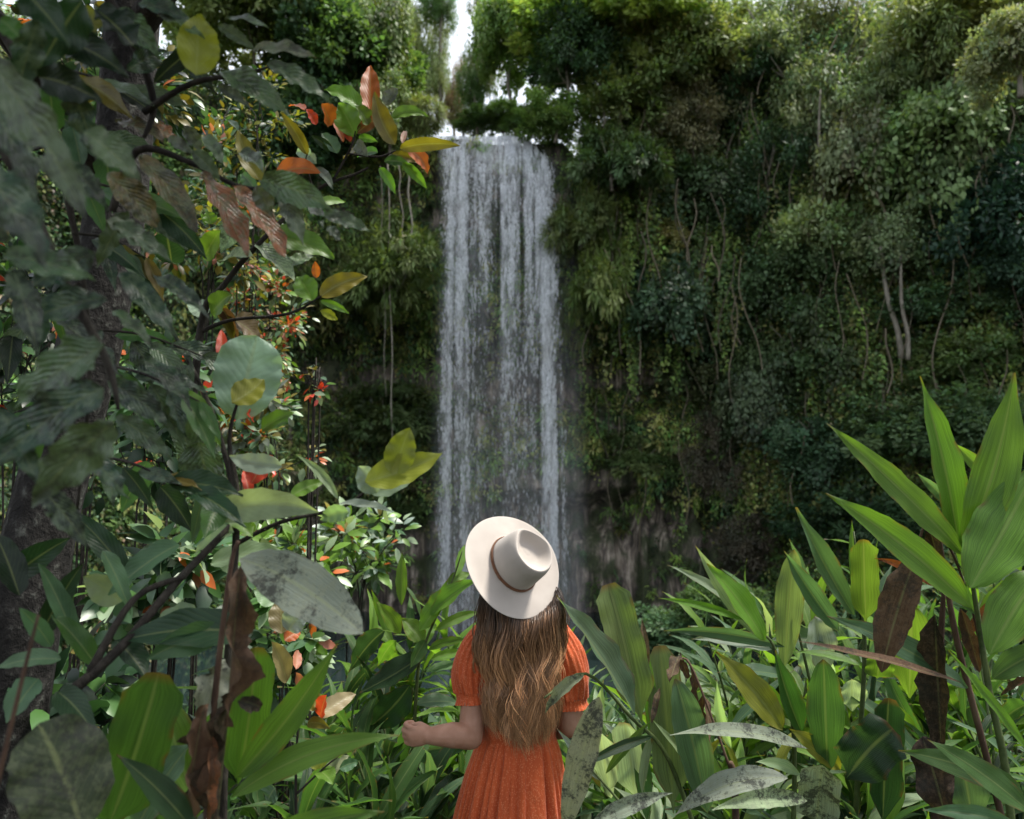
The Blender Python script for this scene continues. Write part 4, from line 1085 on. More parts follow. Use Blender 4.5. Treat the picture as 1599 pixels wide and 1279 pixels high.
for a in [(578, 182, 578, 103, 30, 'OR', 0), (562, 168, 506, 140, 32, 'G0', 6), (555, 213, 528, 162, 40, 'G0', 0), (575, 195, 556, 165, 26, 'G1', 0), (617, 226, 585, 143, 32, 'OL', -8), (612, 184, 668, 182, 20, 'G1', 10), (603, 165, 622, 138, 22, 'WH', 0),
          (558, 208, 606, 180, 18, 'RB', 5), (516, 196, 503, 162, 30, 'OR', 0), (493, 195, 478, 170, 16, 'RD', 0), (476, 172, 451, 166, 14, 'OR', 4), (548, 222, 534, 195, 12, 'RD', 0), (536, 222, 518, 188, 10, 'OR', 0), (624, 232, 719, 228, 19, 'OL', 7), (634, 232, 668, 272, 26, 'OR', 8), (612, 240, 656, 254, 14, 'OL', 2),
          (628, 254, 666, 294, 16, 'G1', 3), (592, 262, 617, 303, 16, 'G1', 3), (590, 238, 558, 246, 16, 'G2', 0), (556, 238, 538, 250, 20, 'OL', 0), (600, 252, 640, 258, 16, 'G2', 4), (628, 224, 634, 205, 9, 'RB', 0),
          (430, 279, 500, 270, 34, 'OR', 14), (494, 262, 520, 297, 14, 'WH', 5), (480, 242, 438, 175, 18, 'OL', 4), (408, 282, 372, 202, 32, 'OL', -6), (526, 240, 502, 208, 24, 'BG', 0), (488, 245, 462, 238, 18, 'PB', 0), (482, 244, 494, 256, 16, 'PB', 0), (518, 236, 486, 212, 14, 'G3', 0),
          (420, 368, 522, 404, 46, 'G1', 8), (496, 318, 540, 316, 15, 'G0', 4), (450, 415, 490, 400, 20, 'PG', 0), (488, 470, 465, 432, 36, 'G0', 0), (500, 464, 574, 432, 32, 'OL', 8), (494, 434, 492, 408, 13, 'OR', 0), (500, 470, 545, 490, 12, 'G1', 3), (500, 486, 527, 500, 14, 'YG', 2),
          (354, 188, 372, 205, 14, 'BG', 0), (385, 330, 345, 395, 40, 'PG', 0), (400, 380, 460, 440, 34, 'PG', 4), (318, 405, 345, 360, 34, 'G1', 0), (365, 500, 405, 530, 40, 'TN', 0), (345, 480, 372, 530, 20, 'BR', 0), (330, 490, 362, 460, 36, 'G1', 0), (338, 470, 366, 535, 20, 'OL', 0), (320, 500, 300, 470, 30, 'PG', 0),
          (268, 410, 258, 358, 44, 'G3', 0), (330, 350, 322, 330, 22, 'G1', 0), (345, 410, 395, 400, 30, 'PG', 0), (400, 300, 376, 272, 20, 'G2', 0), (555, 225, 575, 245, 18, 'WH', 0), (560, 215, 590, 222, 12, 'G1', 0)]:
    x0, y0, x1, y1, w_, c_, b_ = a
    p.leaf(x0, y0, x1, y1, w_, c_, 2.0, shape='ovate', mat='broad' if c_ not in ('WH', 'PG') else 'mottled', bend=b_, wave=.1)

# ---------------------------------------------------------------- upright stem with the round pale leaf
p = Plant("broad_leaved_shrub", at(345, 1400, 1.65), "broad-leaved shrub with a large round pale leaf on its upright stem", "shrub")
p.stem([at(345, 1400, 1.65), at(352, 1100, 1.65), at(370, 800, 1.65), at(358, 690, 1.65), at(372, 625, 1.65)], [.012, .010, .008, .005, .003], 'bark', 'stem')
p.stem([at(368, 815, 1.65), at(280, 905, 1.55), at(190, 1010, 1.45), at(100, 1090, 1.4)], [.008, .009, .010, .012], 'bark', 'branch')
p.stem([at(290, 900, 1.55), at(210, 935, 1.5), at(140, 1050, 1.42)], [.006, .007, .009], 'bark', 'branch')
p.stem([at(368, 850, 1.65), at(440, 815, 1.65), at(540, 790, 1.65), at(590, 745, 1.65)], [.006, .005, .004, .003], 'bark', 'branch')
p.stem([at(372, 800, 1.65), at(330, 640, 1.7), at(250, 480, 1.8)], [.006, .006, .004], 'bark', 'branch')
p.leaf(372, 655, 402, 525, 100, 'PB', 1.66, shape='round', mat='broad', roll=.1, fold=.1, label="large round pale leaf")
p.leaf(362, 628, 412, 592, 44, 'YG', 1.58, shape='ovate', mat='broad', roll=0, bend=-4, label="small yellow-green leaf in front of the round pale leaf")
p.leaf(347, 572, 346, 515, 18, 'RD', 1.7, shape='ovate', mat='broad', roll=0)
p.leaf(440, 728, 358, 712, 34, 'PB', 1.6, shape='ovate', mat='broad', bend=-6)
p.leaf(392, 755, 426, 712, 36, 'RD', 1.68, shape='ovate', mat='broad'); p.leaf(390, 775, 380, 735, 16, 'RD', 1.68, shape='ovate', mat='broad'); p.leaf(396, 770, 404, 790, 14, 'RD', 1.68, shape='ovate', mat='broad')
p.leaf(335, 805, 498, 800, 50, 'PG', 1.6, bend=18, shape='ovate', mat='broad', label="wide pale arching leaf")
p.leaf(570, 752, 690, 708, 50, 'YG', 1.6, shape='ovate', mat='broad', roll=0, bend=-6, label="yellow-green leaf beside the waterfall")
p.leaf(615, 742, 640, 668, 48, 'YG', 1.62, shape='ovate', mat='broad', roll=.1)
p.leaf(588, 770, 560, 728, 36, 'PB', 1.64, shape='ovate', mat='broad'); p.leaf(580, 770, 660, 728, 36, 'PB', 1.66, shape='ovate', mat='broad', bend=-8)
p.leaf(528, 780, 462, 710, 14, 'PG', 1.65, shape='lance', mat='broad', bend=10); p.leaf(455, 775, 508, 752, 22, 'G1', 1.65, shape='ovate', mat='broad', bend=4)
p.leaf(530, 786, 616, 800, 16, 'PB', 1.65, shape='lance', mat='broad', bend=5); p.leaf(545, 800, 500, 812, 24, 'PG', 1.6, shape='ovate', mat='broad'); p.leaf(450, 660, 420, 670, 26, 'G1', 1.68, shape='ovate', mat='broad'); p.leaf(408, 672, 460, 645, 30, 'G1', 1.68, shape='ovate', mat='broad', bend=4)
p.leaf(395, 655, 385, 645, 20, 'RD', 1.7, shape='ovate', mat='broad'); p.leaf(340, 790, 320, 840, 40, 'G2', 1.6, shape='ovate', mat='broad'); p.leaf(350, 800, 395, 840, 30, 'G1', 1.62, shape='ovate', mat='broad')
for a in [(395, 990, 190, 1000, 62, 'G3', 1.5, 14), (350, 985, 230, 1030, 44, 'BG', 1.5, 0), (310, 960, 220, 1000, 50, 'PG', 1.55, 4), (280, 850, 170, 930, 40, 'BG', 1.6, 0), (190, 940, 130, 900, 40, 'PG', 1.6, 0), (160, 860, 205, 960, 26, 'BG', 1.5, 0), (290, 610, 345, 700, 26, 'G1', 1.6, 4),
          (250, 590, 300, 660, 44, 'BG', 1.65, 0), (310, 690, 330, 790, 60, 'MG', 1.7, 0), (300, 720, 270, 640, 44, 'MG', 1.75, 0), (80, 1010, 30, 950, 26, 'BG', 1.4, 0), (95, 1030, -10, 1045, 30, 'BG', 1.4, 0), (330, 880, 440, 860, 40, 'PG', 1.7, 6), (300, 960, 330, 1010, 40, 'BG', 1.6, 0), (365, 830, 300, 870, 30, 'PG', 1.62, 0),
          (180, 1000, 230, 1060, 40, 'G3', 1.5, 0), (250, 760, 300, 830, 36, 'G3', 1.7, 0), (230, 720, 190, 800, 34, 'BG', 1.7, 0), (330, 740, 300, 850, 22, 'BG', 1.6, 4), (60, 1000, 130, 880, 34, 'G3', 1.5, 0), (30, 930, -10, 830, 40, 'DG', 1.5, 0), (90, 1080, 150, 1150, 40, 'G3', 1.4, 0), (60, 1060, 10, 1130, 44, 'BG', 1.4, 0), (120, 1010, 60, 880, 30, 'BG', 1.5, 0), (20, 900, 110, 840, 40, 'G3', 1.55, 4), (150, 1040, 80, 960, 34, 'G2', 1.5, 0), (200, 900, 110, 800, 36, 'G3', 1.6, 0)]:
    x0, y0, x1, y1, w_, c_, d_, b_ = a
    p.leaf(x0, y0, x1, y1, w_, c_, d_, shape='ovate', mat='mottled' if c_ == 'MG' else 'broad', bend=b_)
p.leaf(375, 872, 566, 990, 84, (.15, .18, .15), 1.45, shape='dead', mat='speckled', roll=.15, fold=.12, wave=.08, label="long grey leaf speckled with black mildew")

# ---------------------------------------------------------------- withered stalk with hanging brown leaves, lower left
p = Plant("withered_stalk", at(318, 1420, 1.42), "withered stalk with long crumpled brown leaves hanging beside the speckled grey leaf", "dead plant")
p.stem([at(318, 1420, 1.42), at(330, 1150, 1.42), at(358, 900, 1.42), at(372, 845, 1.42)], [.008, .007, .005, .004], 'brown_stem', 'stem')
p.leaf(376, 882, 352, 1135, 44, 'BR', 1.38, shape='dead', mat='dead', wave=.45, fold=1.0, ragged=.16, twist=1.5, ns=30, name='dead_leaf'); p.leaf(362, 1080, 340, 1290, 50, 'DB', 1.4, shape='dead', mat='dead', wave=.45, fold=1.0, ragged=.16, twist=-1.3, ns=30, name='dead_leaf')
p.leaf(320, 1100, 285, 1290, 40, 'BR', 1.36, shape='dead', mat='dead', wave=.45, fold=1.0, ragged=.16, twist=1.6, ns=30, name='dead_leaf'); p.leaf(332, 1150, 322, 1290, 20, 'RB', 1.34, shape='dead', mat='dead', wave=.25, fold=.8, ragged=.12, twist=.8, ns=26, name='dead_leaf')
p.leaf(370, 1095, 408, 1105, 22, 'DB', 1.36, shape='dead', mat='dead', wave=.25, fold=.7, name='dead_leaf')
p.leaf(352, 1030, 318, 1120, 56, (.26, .29, .23), 1.45, shape='obov', mat='speckled', wave=.3, ragged=.2, name='lichened_leaf')

# ---------------------------------------------------------------- near ginger leaves, lower left
p = Plant("ginger_plant", at(200, 1420, 1.4), "nearest ginger plant at the bottom left with one wide bright blunt leaf", "ginger plant", LG)
p.stem([at(200, 1420, 1.4), at(170, 1290, 1.4)], [.008, .006])
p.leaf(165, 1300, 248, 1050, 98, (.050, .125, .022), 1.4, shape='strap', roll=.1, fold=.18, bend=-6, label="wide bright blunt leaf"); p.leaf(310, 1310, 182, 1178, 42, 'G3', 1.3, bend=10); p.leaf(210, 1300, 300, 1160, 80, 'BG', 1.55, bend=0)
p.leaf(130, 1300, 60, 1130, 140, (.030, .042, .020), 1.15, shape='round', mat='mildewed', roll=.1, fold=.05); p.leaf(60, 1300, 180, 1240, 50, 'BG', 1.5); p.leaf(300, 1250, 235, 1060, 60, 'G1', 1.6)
p.stem([at(-20, 1290, 1.0), at(30, 1080, 1.0), at(60, 960, 1.0)], [.004, .003, .002], 'brown_stem')
p = Plant("ginger_plant", at(360, 1430, 1.55), "yellow-green ginger plant with a long leaf arching to the woman's hand", "ginger plant", LG)
p.stem([at(360, 1430, 1.55), at(360, 1290, 1.55)], [.008, .006])
p.leaf(368, 1215, 527, 1005, 50, (.075, .155, .026), 1.5, bend=-10, roll=.2, fold=.35); p.leaf(372, 1225, 400, 1010, 66, (.075, .155, .026), 1.58, shape='strap', roll=.1, bend=-4); p.leaf(362, 1245, 624, 1148, 42, (.075, .155, .026), 1.5, bend=26, roll=.1, fold=.15, label="long bright arching leaf"); p.leaf(400, 1330, 600, 1268, 46, (.075, .155, .026), 1.4, bend=14)
p.leaf(380, 1290, 310, 1330, 30, 'G1', 1.5)

# small shrub with pink young leaves
p = Plant("pink_leaved_shrub", at(465, 1400, 2.2), "small shrub with pinkish red young leaves in front of the dark ginger", "shrub")
p.stem([at(465, 1400, 2.2), at(462, 1200, 2.2), at(470, 1090, 2.2)], [.006, .004, .003], 'bark'); p.stem([at(463, 1190, 2.2), at(440, 1110, 2.2), at(448, 1040, 2.2)], [.004, .003, .002], 'bark'); p.stem([at(463, 1240, 2.2), at(505, 1200, 2.2), at(530, 1180, 2.2)], [.004, .003, .002], 'bark')
for a in [(478, 1088, 506, 1052, 26, 'PK'), (470, 1092, 462, 1050, 18, 'PK'), (500, 1120, 510, 1085, 22, 'RD'), (448, 1065, 424, 1002, 30, (.20, .16, .08)), (462, 1045, 465, 1015, 14, 'PK'), (498, 1120, 556, 1084, 28, (.26, .22, .12)), (476, 1102, 505, 1090, 30, 'OL'), (476, 1095, 450, 1108, 30, 'OL'), (480, 1130, 516, 1138, 16, 'OL'),
          (440, 990, 438, 935, 38, (.16, .13, .05)), (444, 1000, 470, 985, 22, 'OR'), (500, 1200, 488, 1160, 30, 'YG'), (505, 1215, 545, 1180, 22, (.24, .25, .14)), (500, 1205, 520, 1225, 30, 'G1'), (430, 1230, 418, 1250, 40, 'BG'), (530, 1200, 560, 1190, 16, 'BG'), (445, 935, 462, 915, 8, 'RD'), (430, 940, 395, 920, 34, 'PG'), (450, 985, 480, 950, 40, 'PB')]:
    x0, y0, x1, y1, w_, c_ = a
    p.leaf(x0, y0, x1, y1, w_, c_, 2.2, shape='ovate', mat='broad')

# ---------------------------------------------------------------- ginger near the woman's left
p = Plant("ginger_plant", at(640, 1290, 3.0), "light green ginger plant whose leaves fan out beside the woman's left shoulder", "ginger plant", LG)
p.stem([at(640, 1290, 3.0), at(650, 1080, 3.0), at(662, 1010, 3.0), at(705, 910, 3.0), at(722, 860, 3.0)], [.010, .008, .006, .004, .002])
for a in [(655, 985, 700, 905, 30, 'G0', -6), (660, 1005, 625, 965, 30, 'G1', 4), (662, 1010, 668, 950, 26, 'G1', 0), (672, 960, 745, 905, 34, 'G0', 4), (680, 985, 755, 955, 16, 'G1', 6), (668, 1015, 735, 1000, 16, 'G1', 6), (672, 1030, 730, 1018, 14, 'G0', 4), (665, 1050, 735, 1038, 16, 'G2', 5),
          (712, 900, 726, 850, 14, 'G0', 0), (700, 915, 735, 895, 22, 'G0', 3), (627, 945, 628, 862, 18, 'G0', 0), (624, 990, 588, 940, 26, 'G1', 4), (618, 1000, 590, 1040, 20, 'G1', 0), (640, 1070, 570, 1140, 44, 'G3', -6), (662, 1022, 560, 1082, 40, 'G3', -4), (600, 985, 545, 1050, 36, 'G3', 0), (665, 1000, 640, 1045, 20, 'G2', 0), (650, 1100, 720, 1100, 24, 'BG', 6), (650, 1130, 590, 1240, 30, 'G2', 4), (640, 1180, 730, 1170, 34, 'BG', 8), (640, 1200, 560, 1260, 30, 'BG', 6), (655, 1220, 700, 1280, 30, 'G2', 4)]:
    x0, y0, x1, y1, w_, c_, b_ = a
    p.leaf(x0, y0, x1, y1, w_, c_, 3.0, bend=b_)

# ---------------------------------------------------------------- right side, hero plants
p = Plant("ginger_plant", at(1580, 1400, 2.3), "tallest ginger plant at the right edge spreading wide bright green leaves", "ginger plant", RG)
p.stem([at(1590, 1400, 2.3), at(1570, 1200, 2.3), at(1545, 1080, 2.3), at(1525, 950, 2.3), at(1508, 850, 2.3)], [.013, .012, .010, .008, .004])
p.leaf(1508, 870, 1290, 660, 42, 'G1', 2.3, bend=6, roll=.1, fold=.3); p.leaf(1518, 950, 1290, 770, 52, 'G1', 2.2, bend=12, roll=0, fold=.35); p.leaf(1498, 862, 1436, 588, 44, 'G1', 2.35, bend=-8, roll=.4, fold=.5); p.leaf(1506, 860, 1584, 582, 60, 'G1', 2.3, bend=-12, roll=.3, fold=.5)
p.leaf(1496, 800, 1430, 738, 16, 'BG', 2.4, bend=3); p.leaf(1515, 918, 1625, 715, 90, 'G1', 2.2, bend=-4, roll=.1, fold=.3); p.leaf(1545, 1022, 1640, 880, 70, 'G1', 2.15, roll=.1, fold=.3); p.leaf(1562, 768, 1486, 690, 24, 'G0', 2.5, bend=4); p.leaf(1505, 890, 1560, 775, 46, 'G1', 2.4, fold=.4)
p.leaf(1540, 830, 1610, 810, 20, 'BG', 2.5, bend=6); p.leaf(1525, 960, 1440, 860, 26, 'G2', 2.4, bend=4); p.leaf(1535, 780, 1600, 760, 14, 'PG', 2.6, bend=4); p.leaf(1550, 1060, 1650, 1010, 40, 'G2', 2.3); p.leaf(1560, 880, 1610, 950, 30, 'BG', 2.5)

p = Plant("withered_stalk", at(1460, 1420, 2.4), "dark brown withered stalks with crumpled hanging leaves among the right-hand ginger", "dead plant")
p.stem([at(1468, 1420, 2.4), at(1462, 1180, 2.4), at(1466, 1050, 2.4), at(1474, 920, 2.4)], [.017, .022, .014, .006], 'brown_stem', 'stem'); p.stem([at(1600, 1420, 2.6), at(1540, 1180, 2.6), at(1490, 980, 2.6), at(1462, 800, 2.6)], [.012, .012, .011, .004], 'brown_stem', 'stem')
p.stem([at(1380, 1030, 2.4), at(1430, 860, 2.4), at(1455, 790, 2.4)], [.006, .005, .004], 'brown_stem', 'stem'); p.stem([at(1450, 800, 2.4), at(1490, 870, 2.4), at(1520, 960, 2.4), at(1530, 1020, 2.4)], [.003, .004, .004, .002], 'brown_stem', 'stem')
p.leaf(1432, 868, 1376, 1050, 54, 'BR', 2.35, shape='dead', mat='dead', wave=.12, ragged=.06, fold=.5, roll=.1, name='dead_leaf', ns=26); p.leaf(1500, 1066, 1238, 1000, 15, 'BR', 2.2, shape='lance', mat='dead', bend=6, name='dead_leaf'); p.leaf(1470, 1170, 1460, 960, 42, 'DB', 2.38, shape='dead', mat='dead', wave=.15, ragged=.08, fold=.7, name='dead_leaf')
p.leaf(1610, 1060, 1560, 1090, 14, 'BR', 2.2, mat='dead', name='dead_leaf'); p.leaf(1600, 920, 1500, 1000, 26, 'RB', 2.5, mat='dead', wave=.4, name='dead_leaf'); p.leaf(1455, 915, 1365, 872, 12, 'OR', 2.6, mat='dead', name='dead_leaf'); p.leaf(1450, 820, 1470, 900, 22, 'DB', 2.45, shape='dead', mat='dead', wave=.25, fold=.7, name='dead_leaf'); p.leaf(1500, 950, 1530, 1050, 20, 'BR', 2.35, shape='dead', mat='dead', wave=.25, fold=.7, name='dead_leaf')
p.leaf(1440, 1150, 1480, 1290, 50, 'DB', 2.4, shape='dead', mat='dead', wave=.5, name='dead_leaf')

p = Plant("ginger_plant", at(1330, 1400, 2.7), "ginger plant of upright blunt leaves left of the withered stalks", "ginger plant", RG)
p.stem([at(1330, 1400, 2.7), at(1340, 1200, 2.7), at(1350, 1000, 2.7), at(1333, 830, 2.7)], [.011, .010, .008, .003]); p.stem([at(1290, 1400, 2.8), at(1280, 1150, 2.8), at(1240, 960, 2.8)], [.010, .008, .004])
p.leaf(1333, 960, 1243, 792, 36, 'BG', 2.7, bend=-4, fold=.4); p.leaf(1352, 975, 1348, 842, 42, 'G0', 2.65, shape='strap', roll=.1); p.leaf(1334, 930, 1330, 812, 12, 'G1', 2.75); p.leaf(1225, 1040, 1240, 858, 42, (.17, .23, .10), 2.8, shape='dead', roll=.1); p.leaf(1310, 985, 1224, 860, 32, 'BG', 2.7, bend=-3, fold=.4)
p.leaf(1292, 1205, 1286, 1030, 54, 'G2', 2.5, shape='dead', roll=.05, fold=.15); p.leaf(1285, 1060, 1272, 962, 44, 'PB', 2.9, shape='obov'); p.leaf(1298, 1090, 1262, 1000, 46, 'PB', 3.0, shape='obov'); p.leaf(1510, 1075, 1292, 962, 42, 'BG', 2.4, bend=12, fold=.3); p.leaf(1420, 1090, 1425, 945, 74, 'G1', 2.9, shape='obov', roll=.1)
p.leaf(1322, 1215, 1395, 1138, 76, 'G3', 2.4, shape='strap', roll=.3, wave=.3, fold=.4); p.leaf(1275, 1290, 1284, 1195, 64, 'WH', 2.3, shape='strap', mat='speckled', roll=.1, wave=.1); p.leaf(1312, 1202, 1232, 1138, 32, 'YG', 2.5, bend=6); p.leaf(1330, 1110, 1330, 1060, 40, 'PB', 2.9, shape='obov')
p.leaf(1290, 880, 1280, 890, 30, 'BG', 3.0); p.leaf(1378, 1290, 1388, 1090, 46, 'G3', 2.5, shape='strap', roll=.3, fold=.5); p.leaf(1370, 1060, 1375, 1020, 40, 'G1', 2.7, shape='strap'); p.leaf(1345, 1040, 1240, 1018, 14, 'G1', 2.7, bend=6)
p = Plant("ginger_plant", at(1560, 1420, 2.1), "dark green ginger plant with long leaves sweeping left at the bottom right corner", "ginger plant", RG)
p.stem([at(1590, 1420, 2.1), at(1600, 1290, 2.1), at(1605, 1230, 2.1)], [.009, .008, .005])
p.leaf(1600, 1240, 1402, 1172, 40, 'G2', 2.1, bend=12, fold=.25); p.leaf(1610, 1270, 1448, 1155, 40, 'G2', 2.0, bend=8, fold=.25); p.leaf(1610, 1180, 1480, 1015, 16, 'G1', 2.0, bend=4); p.leaf(1590, 1290, 1440, 1265, 26, 'BG', 2.0, bend=8); p.leaf(1520, 1290, 1500, 1180, 60, 'BG', 2.4, shape='obov'); p.leaf(1605, 1100, 1560, 1130, 30, 'G2', 2.3)

p = Plant("ginger_plant", at(1230, 1400, 2.7), "ginger plant with a spray of pale leaves pointing left towards the rock face", "ginger plant", RG)
p.stem([at(1235, 1400, 2.7), at(1240, 1150, 2.7), at(1212, 1020, 2.7), at(1192, 990, 2.7)], [.010, .009, .006, .004])
p.leaf(1196, 1000, 1086, 852, 26, 'PG', 2.7, bend=-4, fold=.4); p.leaf(1194, 1000, 1104, 880, 40, 'G0', 2.65, bend=6, fold=.3); p.leaf(1180, 970, 1042, 882, 18, 'PG', 2.75, bend=10); p.leaf(1160, 968, 1028, 934, 13, 'G1', 2.7, bend=6); p.leaf(1225, 1010, 1035, 985, 18, 'BG', 2.8, bend=10); p.leaf(1205, 1015, 1080, 998, 24, 'PB', 2.8, bend=8); p.leaf(1252, 1145, 1210, 1015, 34, 'G2', 2.6, bend=-4, fold=.6)
p.leaf(1222, 1140, 1118, 1018, 46, 'YG', 2.5, bend=6, roll=.1, label="yellowing leaf with a rusty edge"); p.leaf(1240, 1125, 1128, 1030, 26, 'G1', 2.6, bend=6); p.leaf(1262, 1170, 1046, 1148, 26, 'WH', 2.3, mat='speckled', bend=20, label="pale spotted leaf arching to the left"); p.leaf(1300, 1010, 1200, 1000, 34, 'BG', 2.9, bend=8); p.leaf(1240, 1060, 1120, 1050, 22, 'BG', 2.9, bend=8)
p.leaf(1230, 1215, 1052, 1275, 40, 'WH', 2.2, mat='speckled', bend=24, roll=.1, label="mottled pale leaf drooping at the bottom edge"); p.leaf(1260, 1250, 1112, 1265, 24, 'PG', 2.2, mat='speckled', bend=14); p.leaf(1250, 1210, 1180, 1190, 20, 'PG', 2.5)

p = Plant("ginger_plant", at(1050, 1400, 2.5), "leaning ginger cane with a broad folded upright leaf just right of the woman", "ginger plant", RG)
p.stem([at(1120, 1400, 2.5), at(1046, 1190, 2.5), at(985, 1120, 2.45), at(915, 1052, 2.4), at(850, 1090, 2.3)], [.010, .008, .006, .005, .003])
p.leaf(1002, 1130, 950, 912, 62, (.11, .155, .055), 2.45, shape='strap', roll=.05, fold=.35, label="broad upright leaf with a folded tip"); p.leaf(990, 1115, 868, 930, 40, 'BG', 2.4, bend=6, roll=.6, fold=.7, label="rolled leaf leaning to the hat brim"); p.leaf(1052, 1270, 1030, 1008, 58, (.12, .17, .085), 2.5, shape='strap', roll=.1, fold=.3); p.leaf(1105, 1270, 1055, 1060, 54, 'BG', 2.45, shape='dead', roll=.1, fold=.3)
p.leaf(882, 1300, 936, 1088, 46, (.20, .24, .13), 1.95, shape='dead', mat='speckled', roll=.1, fold=.12, label="grey-green mottled leaf in front of the skirt"); p.leaf(912, 1054, 850, 1115, 22, (.19, .21, .14), 2.25, shape='lance', mat='speckled', bend=8); p.leaf(925, 1285, 1050, 1238, 24, (.20, .25, .19), 2.1, mat='speckled', bend=8); p.leaf(992, 1250, 975, 1128, 44, 'PB', 2.6, shape='strap', fold=.3)
p.leaf(950, 1230, 935, 1140, 52, 'PB', 2.7, shape='dead', fold=.4); p.leaf(1020, 1160, 1012, 1020, 20, 'G2', 2.6); p.leaf(1015, 1030, 1022, 1080, 24, 'YG', 2.6, label="yellow and rust tipped leaf"); p.leaf(1012, 1045, 1002, 965, 12, 'TN', 2.5, mat='dead', name='dead_leaf'); p.leaf(1020, 1150, 905, 1200, 14, 'G3', 2.3, bend=8); p.leaf(1010, 1280, 995, 1130, 26, 'G2', 2.5); p.leaf(1060, 1125, 1000, 1115, 24, 'OL', 2.7)
p.stem([at(1000, 1290, 2.3), at(940, 1220, 2.3), at(905, 1180, 2.3)], [.004, .004, .003])
for (x0, y0, x1, y1, w_) in ((1062, 1022, 1046, 1065, 18), (1080, 1040, 1086, 1115, 10), (1098, 1085, 1092, 1175, 14), (1104, 1090, 1108, 1160, 10), (1030, 1075, 1018, 1130, 10), (1060, 1025, 1075, 1060, 12)):
    p.leaf(x0, y0, x1, y1, w_, 'BR', 2.5, shape='dead', mat='dead', wave=.5, name='dead_leaf')
rng = np.random.default_rng(515)
for k in range(14):
    x0 = rng.uniform(930, 1240); y0 = rng.uniform(1130, 1290); a_ = rng.uniform(-.9, .9) - 1.57; ln = rng.uniform(70, 150)
    p.leaf(x0, y0, x0 + ln * math.cos(a_), y0 + ln * math.sin(a_), rng.uniform(9, 20), ['PG', 'G1', 'BG', 'G2', 'PB', 'YG'][rng.integers(6)], rng.uniform(2.3, 2.8), bend=rng.uniform(0, 10))
p.stem([at(1150, 1400, 2.4), at(1148, 1230, 2.4), at(1140, 1190, 2.4)], [.013, .012, .009], 'brown_stem', 'withered_stem'); p.stem([at(1140, 1200, 2.4), at(1100, 1090, 2.45), at(1072, 1030, 2.5), at(1050, 1040, 2.5)], [.005, .004, .004, .003], 'brown_stem', 'withered_stem')
# ---------------------------------------------------------------- the woman
X3 = np.array((1.0, 0, 0))
def A(px, py, d): return at(px, py, d)
def camv(x, y, z): return unit(x * X3 + y * UP - z * FWD)          # z towards the photographer

def ball(c, r, axes=None, nu=16, nv=10):
    r = np.array(r if not np.isscalar(r) else (r, r, r)); ax = np.eye(3) if axes is None else np.array(axes)
    V, F = [], []
    for i in range(nv + 1):
        th = math.pi * (.02 + .96 * i / nv)
        for j in range(nu):
            ph = 2 * math.pi * j / nu
            p = np.array((math.sin(th) * math.cos(ph), math.sin(th) * math.sin(ph), math.cos(th))) * r
            V.append(np.asarray(c) + p @ ax)
    for i in range(nv):
        for j in range(nu):
            F.append((i * nu + j, (i + 1) * nu + j, (i + 1) * nu + (j + 1) % nu, i * nu + (j + 1) % nu))
    F.append(tuple(range(nu))); F.append(tuple(nv * nu + j for j in range(nu))[::-1])
    return V, F

def limb(pts, rad, sides=14):
    g = [tube_geo(pts, rad, sides, 6)]
    for q, r in zip(pts, rad): g.append(ball(q, r))
    return g

def skin_mat():
    m, t, N, L, P, O = mat_base("skin")
    tc = nd(N, "TexCoord"); n = nd(N, "TexNoise"); n.inputs["Scale"].default_value = 26; n.inputs["Detail"].default_value = 4
    L.new(tc.outputs["Object"], n.inputs["Vector"])
    r = ramp(N, [(.3, (.30, .155, .10)), (.7, (.38, .21, .145))]); L.new(n.outputs[0], r.inputs[0]); L.new(r.outputs[0], P.inputs["Base Color"])
    P.inputs["Roughness"].default_value = .6; P.inputs["Specular IOR Level"].default_value = .3
    n3 = nd(N, 'TexNoise'); n3.inputs['Scale'].default_value = 320; L.new(tc.outputs['Object'], n3.inputs['Vector'])
    b = nd(N, 'Bump'); b.inputs['Strength'].default_value = .3; b.inputs['Distance'].default_value = .001; L.new(n3.outputs[0], b.inputs['Height']); L.new(b.outputs[0], P.inputs['Normal'])
    P.inputs["Subsurface Weight"].default_value = .12; P.inputs["Subsurface Radius"].default_value = (.01, .004, .002)
    return m

geos = []
feet_z = float(ground_z(.02, 2.6))
LS_, RS_ = A(748, 1008, 2.57), A(879, 1008, 2.57)                    # shoulder joints
hipc = A(805, 1210, 2.60)
# torso
geos += limb([A(815, 1000, 2.58), A(812, 1060, 2.57), A(809, 1135, 2.57), hipc], [.085, .105, .095, .105])
geos += limb([LS_, A(815, 1002, 2.58), RS_], [.052, .075, .052])
geos += limb([A(775, 1215, 2.60), A(840, 1215, 2.60)], [.095, .095])
for sx in (-1, 1):
    hip = hipc + np.array((sx * .085, 0, -.03))
    geos += limb([hip, np.array((hip[0], hip[1] + .02, feet_z + .47)), np.array((hip[0], hip[1] - .02, feet_z + .09))], [.085, .055, .036])
    geos.append(ball((hip[0], hip[1] + .06, feet_z + .035), (.042, .115, .035)))
